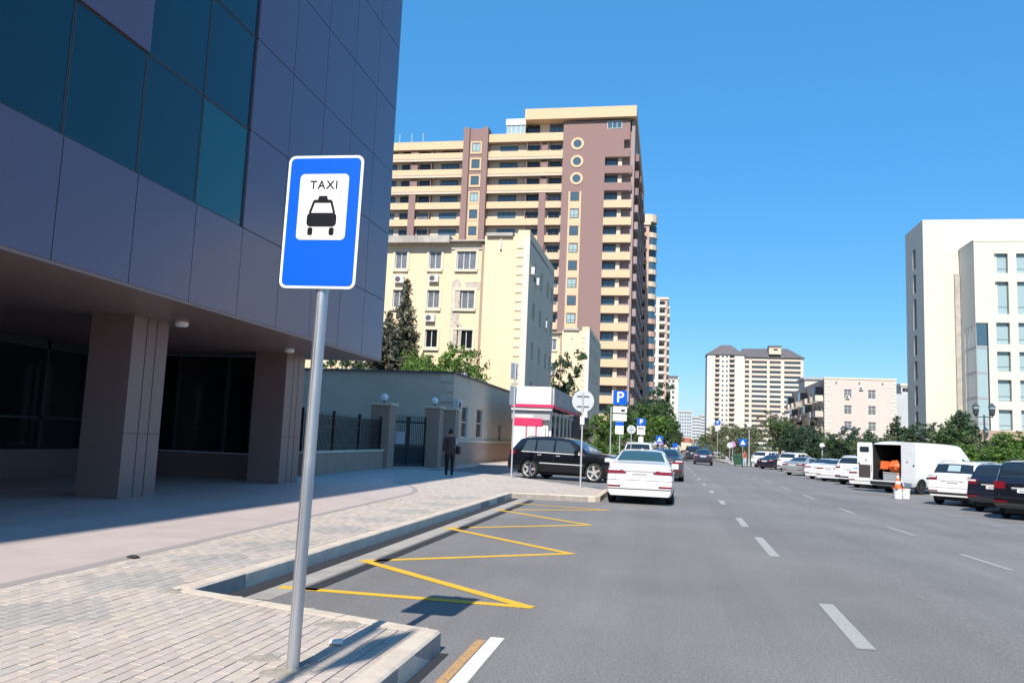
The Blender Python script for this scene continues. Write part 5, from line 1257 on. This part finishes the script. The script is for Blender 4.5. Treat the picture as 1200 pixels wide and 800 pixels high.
b0=P_of(1015,527,58.); t=thing('notice_board','small white notice with blue head on a post behind the parked cars','road sign',(b0.x+5.5,58+14,zg)); zz=P_of(1019.5,527,72).z-zg; t.location=(P_of(1019.5,527,72).x,72,zg); post(t,zz,.03); plate_rect(t,.62,.62,zz-.2,'sign_white'); slab('panel_head',-.31,.31,-.063,-.0585,zz+.28,zz+.40,'sign_blue',t)
def street_lamp(px,py_top,Y,lab,kind='globe',zg=-.16):
    b0=P_of(px,py_top,Y); h=b0.z-zg; t=thing('street_lamp',lab,'street lamp',(b0.x,Y,zg),group='street lamps on the right'); 
    MB().lathe([(.0,0),(.14,0),(.14,.25),(.09,.35),(.075,1.2),(.05,h-.45)],14).build('post','pole_dark' if kind!='globe' else 'sign_grey',t,smooth=40)
    if kind=='globe':
        MB().lathe([(.0,h-.46),(.14,h-.42),(.14,h-.38),(.05,h-.34)],14).build('collar','pole_dark',t,smooth=40); MB().lathe([(.05,h-.36),(.22,h-.26),(.28,h-.08),(.22,h+.10),(0,h+.2)],18).build('globe','globe',t,smooth=60)
    else:
        MB().box(-.55,.55,-.03,.03,h-.62,-.56+h).build('crossarm','pole_dark',t)
        for x in (-.5,.5):
            MB().lathe([(.03,0),(.16,.12),(.24,.62),(.26,.64),(.05,.86),(.0,.95)],8).build('lantern','pole_dark',t,loc=(x,0,h-.55)); MB().lathe([(.15,.14),(.235,.60)],8).build('lantern_glass','pale_glass',t,loc=(x,0,h-.53)).scale=(1.04,1.04,1)
    return t
street_lamp(878,497.5,97,'grey street lamp with white globe standing by the green bins')
street_lamp(994.5,503,84,'dark street lamp with lantern heads in the planted verge behind the silver sedan','lantern')
street_lamp(1153,478,60,'tall dark street lamp with lantern heads behind the white van','lantern')
street_lamp(1147.5,505,74,'shorter dark lamp post behind the van near the tall lantern post','lantern')
street_lamp(963.5,521,88,'thin grey lamp post with small globe among the hedge trees')
# waste bins
for k,(px,lab) in enumerate(((863.5,'green steel waste container standing beside the violet no stopping sign post'),(873.5,'green steel waste container beside the person in red'))):
    P=at_g(px,546); t=thing('waste_bin',lab,'waste bin',(P.x+.2,P.y,P.z),group='green waste containers')
    b=MB(); b.add([(-.48,-.42,.14),(.48,-.42,.14),(.48,.42,.14),(-.48,.42,.14),(-.62,-.55,1.15),(.62,-.55,1.15),(.62,.55,1.15),(-.62,.55,1.15)],[(0,3,2,1),(4,5,6,7),(0,1,5,4),(1,2,6,5),(2,3,7,6),(3,0,4,7)]); b.build('tub','bin_green',t)
    slab('rim',-.66,.66,-.59,.59,1.10,1.18,'bin_green',t); b=MB().prism_y([(-.62,1.185),(.62,1.185),(.55,1.34),(-.55,1.34)],-.53,.53).build('lid','bin_green',t)
    for x in (-.4,.4):
        for y in (-.34,.34): MB().lathe([(0,-.03),(.07,-.03),(.07,.03),(0,.03)],10,axis='x').build('caster','rubber',t,loc=(x,y,.07))
    for x in (-.68,.68): MB().tube([(x*.92,-.1,.85),(x*1.02,-.1,.88),(x*1.02,.1,.88),(x*.92,.1,.85)],.02,6).build('handle','iron',t)

# ================================================================== PEOPLE
def person(label, loc, heading, joints, radii, edges, mats, extra, hgt=1.72):
    """joints in metres for a 1.72 m person, x right, y forward; one skin surface, materials by height band"""
    root=thing('person',label,'person',loc,R(-heading)); root.scale=(hgt/1.72,)*3
    me=bpy.data.meshes.new('body'); me.from_pydata([Vector(j) for j in joints],edges,[]); o=link('body',me)
    sk=o.modifiers.new('s','SKIN'); layer=me.skin_vertices[0].data
    for i,r in enumerate(radii): layer[i].radius=(r[0]*1.12,r[1]*1.12) if isinstance(r,tuple) else (r*1.22,r*1.22)
    layer[0].use_root=True
    sub=o.modifiers.new('d','SUBSURF'); sub.levels=2; sub.render_levels=2
    dg=bpy.context.evaluated_depsgraph_get(); out=bpy.data.meshes.new_from_object(o.evaluated_get(dg)); bpy.data.objects.remove(o)
    for m in mats[0]: out.materials.append(M(m))
    for p in out.polygons: p.material_index=mats[1](p.center); p.use_smooth=True
    link('body',out,root); extra(root); return root
def head_parts(root, z, y=0., hair='hair', long=False):
    b=MB(); n=16
    prof=[(0,-.125),(.045,-.118),(.062,-.085),(.074,-.03),(.077,.02),(.070,.07),(.045,.108),(0,.122)]
    b.lathe(prof,n,c=(0,y,z)); me=b.mesh('head','skin',60)
    for v in me.vertices:
        v.co.y=y+(v.co.y-y)*1.18+.012
        if v.co.z<z-.05 and v.co.y>y: v.co.y+=.008
    fixn(me); h=link('head',me,root)
    b=MB(); b.lathe([(.080,-.05 if not long else -.16),(.088,.0),(.082,.06),(.055,.115),(0,.133)],n,c=(0,y,z)); me=b.mesh('hair',hair,60)
    for v in me.vertices: v.co.y=y+(v.co.y-y)*1.16-.012
    link('hair',me,h)
    MB().add([(-.012,y+.095,z-.005),(.012,y+.095,z-.005),(0,y+.095,z+.03),(0,y+.118,z-.012)],[(0,1,3),(1,2,3),(2,0,3)]).build('nose','skin',h)
    for sx in (-1,1):
        MB().lathe([(0,-.006),(.018,0),(0,.006)],8,axis='x',c=(sx*.078,y-.005,z)).build('ear','skin',h); MB().lathe([(0,-.004),(.011,0),(0,.004)],8,axis='y',c=(sx*.03,y+.094,z+.01)).build('eye','hair',h)
    MB().box(-.022,.022,y+.088,y+.096,z-.062,z-.054).build('mouth','cloth_red',h)
def hand(root, P, d, m='skin'):
    """palm and five curled fingers hanging along direction d"""
    P=Vector(P); d=Vector(d).normalized(); s=Vector((0,1,0)); b=MB(); b.tube([P,P+d*.05,P+d*.085],[.022,.034,.030],8)
    for k,(l,o) in enumerate(((.062,.026),(.072,.009),(.068,-.009),(.052,-.026))):
        q=P+d*.08+s*o; b.tube([q,q+d*l*.55+Vector((0,.004,0)),q+d*l+Vector((0,.022,0))*.6],[.0095,.0085,.006],6)
    q=P+d*.02+s*.028; b.tube([q,q+d*.03+s*.022,q+d*.062+s*.026],[.011,.0095,.007],6); b.build('hand',m,root,smooth=50)
J=[(0,0,.96),(0,0,1.12),(0,0,1.30),(0,.0,1.42),(0,.02,1.50),(0,.03,1.56),
   (-.10,0,.90),(-.11,.10,.50),(-.11,.02,.09),(-.11,.15,.05),
   (.10,0,.90),(.11,.02,.50),(.11,-.20,.12),(.11,-.07,.05),
   (-.17,0,1.40),(-.23,-.06,1.13),(-.24,.04,.89),
   (.17,0,1.40),(.24,.05,1.14),(.22,.16,.93)]
RD=[(.155,.12),(.145,.11),(.165,.12),(.11,.085),.055,.05,.095,.066,.045,.04,.095,.066,.045,.04,.068,.05,.034,.068,.05,.034]
ED=[(0,1),(1,2),(2,3),(3,4),(4,5),(0,6),(6,7),(7,8),(8,9),(0,10),(10,11),(11,12),(12,13),(3,14),(14,15),(15,16),(3,17),(17,18),(18,19)]
def mk(top,legs,shoes='cloth_black',tz=.90,sleeve=None,skin_from=1.47,bare=False):
    names=[top,legs,shoes,'skin',sleeve or top]
    def f(c):
        if c.z>skin_from: return 3
        if c.z<.10: return 2
        if abs(c.x)>.195 and c.z>.84: return 3 if (bare or c.z<.91) else (4 if sleeve and c.x>.195 else 0)
        return 0 if c.z>tz else 1
    return names,f
def bag_extra(root):
    head_parts(root,1.63,.03); hand(root,(-.24,.04,.89),(0,.05,-1)); hand(root,(.22,.16,.93),(0,.1,-1))
    o=MB().prism_y(rrect(-.16,.16,0,.30,.05),-.06,.06).build('shoulder_bag','cloth_black',root,loc=(.30,.02,.82),rz=R(80)); MB().tube([(.29,.0,1.1),(.2,.03,1.47),(-.05,.03,1.44)],.014,6).build('bag_strap','cloth_black',root)
P=at_z(526,557.5,.152)
person('man in a dark brown jacket and black trousers with shoulder bag by the gate',(P.x,P.y,.152),-12,J,RD,ED,mk('cloth_brown','cloth_black',sleeve='cloth_sleeve',tz=.80),bag_extra,1.70)
J2=[(x,y*.25,z) for x,y,z in J]; 
def plain(root): head_parts(root,1.63,.01); hand(root,(-.24,.01,.89),(0,.05,-1)); hand(root,(.22,.04,.93),(0,.1,-1))
P=at_g(872,546.8)
person('person in a red top and pale jeans standing by the green waste bins',(P.x,P.y-.6,P.z),150,J2,RD,ED,mk('cloth_red','cloth_jeans',tz=.97,bare=True),plain,1.72)
def long_hair(root): head_parts(root,1.63,.01,long=True); hand(root,(-.24,.01,.89),(0,.05,-1)); hand(root,(.22,.04,.93),(0,.1,-1))
P=at_y(689,545,43.); person('person in a dark sleeveless top walking in front of the shop awning',(P.x,43.,.0),-5,J2,RD,ED,mk('cloth_grey','cloth_grey',bare=True,skin_from=1.44),plain,1.68)

# ================================================================== TREES
def crown(name, blobs, n, leaf, m, seed, flat=.0, shade=(.55,1.35)):
    """leaf-sized faces through the volume of several lobes, with gaps between clumps"""
    rnd=random.Random(seed); b=MB(); tw=sum(r[3]*r[4]*r[5] for r in blobs)**1
    for (cx,cy,cz,rx,ry,rz) in blobs:
        k=int(n*rx*ry*rz/tw); ncl=max(4,k//26)
        for c in range(ncl):
            while True:
                u=Vector((rnd.uniform(-1,1),rnd.uniform(-1,1),rnd.uniform(-1,1)))
                if .35<u.length<1: break
            u*= (.62+.38*rnd.random()) if rnd.random()<.5 else 1
            C=Vector((cx+u.x*rx,cy+u.y*ry,cz+u.z*rz)); cr=rnd.uniform(.22,.42)*min(1.,(rx+rz)*.5)*.75; tone=rnd.uniform(*shade); tint=rnd.uniform(-.12,.12)
            for q in range(26):
                d=Vector((rnd.gauss(0,.5),rnd.gauss(0,.5),rnd.gauss(0,.42)))*cr; P=C+d; s=leaf*rnd.uniform(.6,1.3)
                nrm=(Vector((rnd.gauss(0,1),rnd.gauss(0,1),rnd.gauss(.5,.8)))).normalized(); a=nrm.orthogonal().normalized(); a.rotate(Matrix.Rotation(rnd.uniform(0,6.28),3,nrm)); e=nrm.cross(a)
                t_=tone*rnd.uniform(.8,1.2); col=(t_*(1+tint),t_,t_*(1-tint))
                b.add([P-a*s,P-e*s*.5,P+a*s,P+e*s*.5],[(0,1,2,3)],0,col)
    return b.mesh(name,m)
def trunk_mesh(h, r, limbs, seed, m='bark'):
    rnd=random.Random(seed); b=MB(); top=Vector((rnd.uniform(-.15,.15),rnd.uniform(-.15,.15),h))
    b.tube([(0,0,-.15),(0,0,.15),(top.x*.5,top.y*.5,h*.5),top],[r*1.35,r,r*.8,r*.55],9)
    for k in range(limbs):
        a=2*math.pi*k/limbs+rnd.uniform(-.4,.4); z=h*rnd.uniform(.55,.95); l=h*rnd.uniform(.45,.8)
        s=Vector((top.x*z/h,top.y*z/h,z)); e=s+Vector((math.cos(a)*l*.7,math.sin(a)*l*.7,l*.75)); b.tube([s,s.lerp(e,.5)+Vector((0,0,.1)),e],[r*.45,r*.3,r*.1],6)
    return b.mesh('trunk',m,50)
def lobes(n,R_,H0,H1,seed,sp=.6):
    rnd=random.Random(seed); out=[]
    for k in range(n):
        a=rnd.uniform(0,6.28); d=R_*sp*math.sqrt(rnd.random()); z=H0+(H1-H0)*rnd.uniform(.12,.88); s=R_*rnd.uniform(.38,.6)*(1.15-.5*abs((z-H0)/(H1-H0)-.45))
        out.append((d*math.cos(a),d*math.sin(a),z,s,s,s*.85))
    return out
PROTO={}
def proto(k, fn):
    if k not in PROTO: PROTO[k]=fn()
    return PROTO[k]
def tree(kind, label, loc, s=1., rz=None, group=None, sz=None, name='street_tree'):
    tr,cr=proto(kind,TREES[kind]); t=thing(name,label,'tree',loc,random.uniform(0,6.28) if rz is None else rz,group); t.scale=(s,s,sz or s)
    link('trunk',tr,t); link('crown',cr,t); return t
def broad(seed,m,n=5200,leaf=.13,R_=2.4,H0=1.6,H1=6.2,nl=13): return lambda:(trunk_mesh(H0+1.4,.15,6,seed),crown('crown',lobes(nl,R_,H0,H1,seed),n,leaf,m,seed))
def conifer(seed,m,H=11.,R_=2.0,n=5200,leaf=.17):
    def f():
        rnd=random.Random(seed); b=MB(); tr=MB(); tr.tube([(0,0,-.2),(0,0,H*.5),(0,0,H*.97)],[.2,.12,.02],8)
        z=1.0
        while z<H:
            rr=R_*(1-(z/H))**.8*rnd.uniform(.8,1.15)+.10; nb=max(4,int(9*(1-z/H)+4))
            for k in range(nb):
                a=rnd.uniform(0,6.28); dr=Vector((math.cos(a),math.sin(a),rnd.uniform(-.05,.30))); tip=Vector((0,0,z))+dr*rr
                tr.tube([(0,0,z),tip*.5+Vector((0,0,z*.5)),tip],[.035,.022,.008],5)
                tone=rnd.uniform(.5,1.5); m_=max(7,int(rr*24))
                for q in range(m_):
                    t_=.25+.75*(q+rnd.random())/m_; P=Vector((0,0,z)).lerp(tip,t_)+Vector((rnd.gauss(0,.09),rnd.gauss(0,.09),rnd.gauss(-.03,.08))); s=leaf*rnd.uniform(.5,1.2)
                    nrm=Vector((rnd.gauss(0,1),rnd.gauss(0,1),rnd.gauss(.4,.8))).normalized(); A=nrm.orthogonal().normalized(); A.rotate(Matrix.Rotation(rnd.uniform(0,6.28),3,nrm)); E_=nrm.cross(A); c=tone*rnd.uniform(.75,1.25)
                    b.add([P-A*s,P-E_*s*.42,P+A*s,P+E_*s*.42],[(0,1,2,3)],0,(c*1.05,c,c*.92))
            z+=rnd.uniform(.16,.26)
        return tr.mesh('trunk','bark',50), b.mesh('crown',m)
    return f
TREES=dict(mid=broad(11,'leaf_mid'),mid2=broad(23,'leaf_bright',R_=2.6,H1=5.8),dark=broad(31,'leaf_dark',n=6500,R_=2.5,H0=1.0,H1=6.6,nl=15),olive=broad(41,'leaf_olive',n=7000,leaf=.11,R_=3.0,H0=.9,H1=6.2,nl=17),brown=broad(47,'leaf_brown',n=4500,leaf=.12,R_=3,H0=2,H1=7),
  yard=broad(73,'leaf_bright',n=15000,leaf=.11,R_=3.1,H0=1.8,H1=6.4,nl=20),spruce=conifer(51,'leaf_conifer',R_=2.3,leaf=.2),spruce2=conifer(57,'leaf_conifer',H=10.5,R_=3.0,leaf=.2),pine=conifer(61,'leaf_pine',H=5.2,R_=1.9,leaf=.15,n=4000),pine2=conifer(67,'leaf_pine',H=4.6,R_=2.2,leaf=.16))
# yard trees before the cream block
P=at_y(472,430,60.); tree('spruce','greyish spruce with drooping twigs in front of the cream apartment block',(P.x,60.,0),1.,sz=(at_y(477,328,60.).z)/11.0,name='spruce_tree')
P=at_y(452,430,57.); tree('spruce2','darker spruce half hidden by the office block corner',(P.x,57.,0),.95,sz=(at_y(452,366,57.).z)/10.5,name='spruce_tree')
P=at_y(522,430,55.); tree('yard','bright green leafy tree rising above the yard building roof',(P.x,55.,0),1.05,sz=at_y(522,402,55.).z/6.3,rz=.4)
P=at_y(498,430,57.); tree('yard','green leafy tree beside the spruce behind the yard building',(P.x,57.5,0),.85,sz=at_y(495,410,57.).z/6.3,rz=2.)
P=at_y(395,430,58.); tree('dark','dark green tree behind the yard wall beneath the office overhang',(P.x,58.,0),1.25,sz=at_y(395,417,58.).z/6.4)
P=at_y(428,430,62.); tree('dark','dark green tree between the yard wall and the spruces',(P.x,62.,0),1.2,sz=at_y(428,421,62.).z/6.4)
P=at_y(656,430,92.); tree('dark','dark green tree in the gap between the two cream blocks',(P.x,92.,0),1.35,sz=at_y(656,422,92.).z/6.2)
# left avenue
LA=[(712,478,60,'mid2'),(700,492,66,'mid'),(727,470,76,'mid'),(741,474,88,'mid2'),(752,488,98,'mid'),(760,466,112,'mid'),(768,456,128,'dark'),(777,466,150,'mid'),(770,480,110,'mid2'),(784,490,180,'mid'),(790,498,230,'dark'),(795,507,280,'mid')]
ll=['leafy green street tree right behind the large parking sign','green street tree beside the shop awning','street tree between the parking signs on the left','bright street tree beyond the smaller parking sign','street tree in front of the pinkish tower foot','tall street tree at the foot of the bay-window tower','tall dark street tree reaching up the slender towers','street tree nearest the carriageway in the avenue beneath the slender tower','bright bushy street tree above the crossing sign','small street tree far along the left avenue','dark street tree farther along the left avenue','street tree at the far end of the left avenue']
for (px,py,Y,k),lb_ in zip(LA,ll):
    P=at_y(px,520,Y); h=at_y(px,py,Y).z; tree(k,lb_,(P.x,Y,.1),min(h/6.2,1.35),sz=h/6.3,group='left avenue trees')
for i,(px,Y,s_z,lb_) in enumerate(((705,50,.42,'low clipped shrub beside the shop awning'),(722,54,.40,'low shrub behind the white sport utility car'))):
    P=at_y(px,540,Y); tree('mid2',lb_,(P.x,Y,-.55),.55,sz=s_z,name='shrub')
# right-hand planting, nearest to farthest: (px of the trunk, px of the top, distance, kind)
RA=[(1196,496,52,'mid2'),(1172,508,54,'pine'),(1128,481,66,'pine2'),(1110,496,62,'mid'),(1150,506,60,'olive'),(1088,500,66,'dark'),(1070,498,70,'pine'),(1052,488,72,'pine'),(1036,505,70,'olive'),(1062,505,80,'dark'),(1018,503,76,'pine2'),(1000,505,80,'dark'),(984,508,82,'mid'),(966,508,86,'pine'),(950,506,90,'dark'),(936,504,96,'pine2'),(922,500,104,'dark'),(935,492,135,'brown'),(913,490,150,'brown'),(905,500,112,'dark'),(893,486,125,'mid'),(880,494,120,'olive'),(866,494,112,'olive'),(856,492,128,'olive'),(846,496,150,'olive'),(836,503,180,'olive'),(826,508,230,'mid'),(887,500,108,'dark'),(818,512,330,'olive'),(1182,516,49,'mid2'),(1140,512,52,'mid2'),(1120,486,68,'pine2'),(975,512,78,'dark'),(1010,512,70,'mid')]
places=['under the tall windows of the ivory building','behind the large black vehicle','before the glazed stair bay','behind the white van roof','beside the tall lantern post','behind the rear of the van','between the van and the blank ivory wall','at the corner of the pink house','behind the patrol sedan','in the gap between the pink house and the ivory building','below the pink house windows','under the pink house front','beneath the left window column of the pink house','behind the thin lamp post','behind the white cars beside the silver sedan','by the balconied side of the pink house','in front of the low grey roof house','standing taller behind the hedge by the banded tower','bare-looking beside the grey roof house','behind the white car near the bins','rising above the bins lamp','with wide pale crown over the bins','with pale crown behind the violet sign','with pale crown behind the crossing sign','behind the island parking sign','beyond the waiting grey car','far off by the street end','dark behind the lamp by the bins','farthest by the distant towers','low beside the black vehicle','low behind the van bonnet','leaning by the lantern post','low before the hedge','low between the parked white cars and the hedge']
kn=dict(mid='green leafy tree',mid2='bright green leafy bush-like tree',dark='dark green dense tree',olive='olive-green spreading tree',brown='brownish thin-leaved tree',pine='young pine tree',pine2='broad young pine tree')
for (px,py,Y,k),pl_ in zip(RA,places):
    P=at_y(px,525,Y); H_=at_y(px,py,Y).z+.16; hh=dict(pine=5.2,pine2=4.6).get(k,6.3); sx=max(.75,min(1.25,H_/hh*1.15)); 
    if k=='olive': sx*=1.1
    tree(k,kn[k]+' '+pl_,(max(P.x,16.2) if px>880 else P.x,Y,-.16),sx,sz=H_/hh,group='planting along the right-hand kerb',name='pine_tree' if 'pine' in k else 'roadside_tree')
# clipped hedge behind the row of parked cars
hg=thing('hedge','low clipped green hedge running along the kerb behind the parked row','hedge',(16.0,46,-.16))
hm=crown('hedge_section',[(0,-1.0,.55,.7,1.5,.62),(0,1.0,.6,.7,1.5,.66),(0,0,.4,.75,2.2,.5)],2600,.08,'leaf_mid',91)
for i in range(16): link('hedge_section',hm,hg,(0,i*4.2,0),random.choice((0,math.pi)))
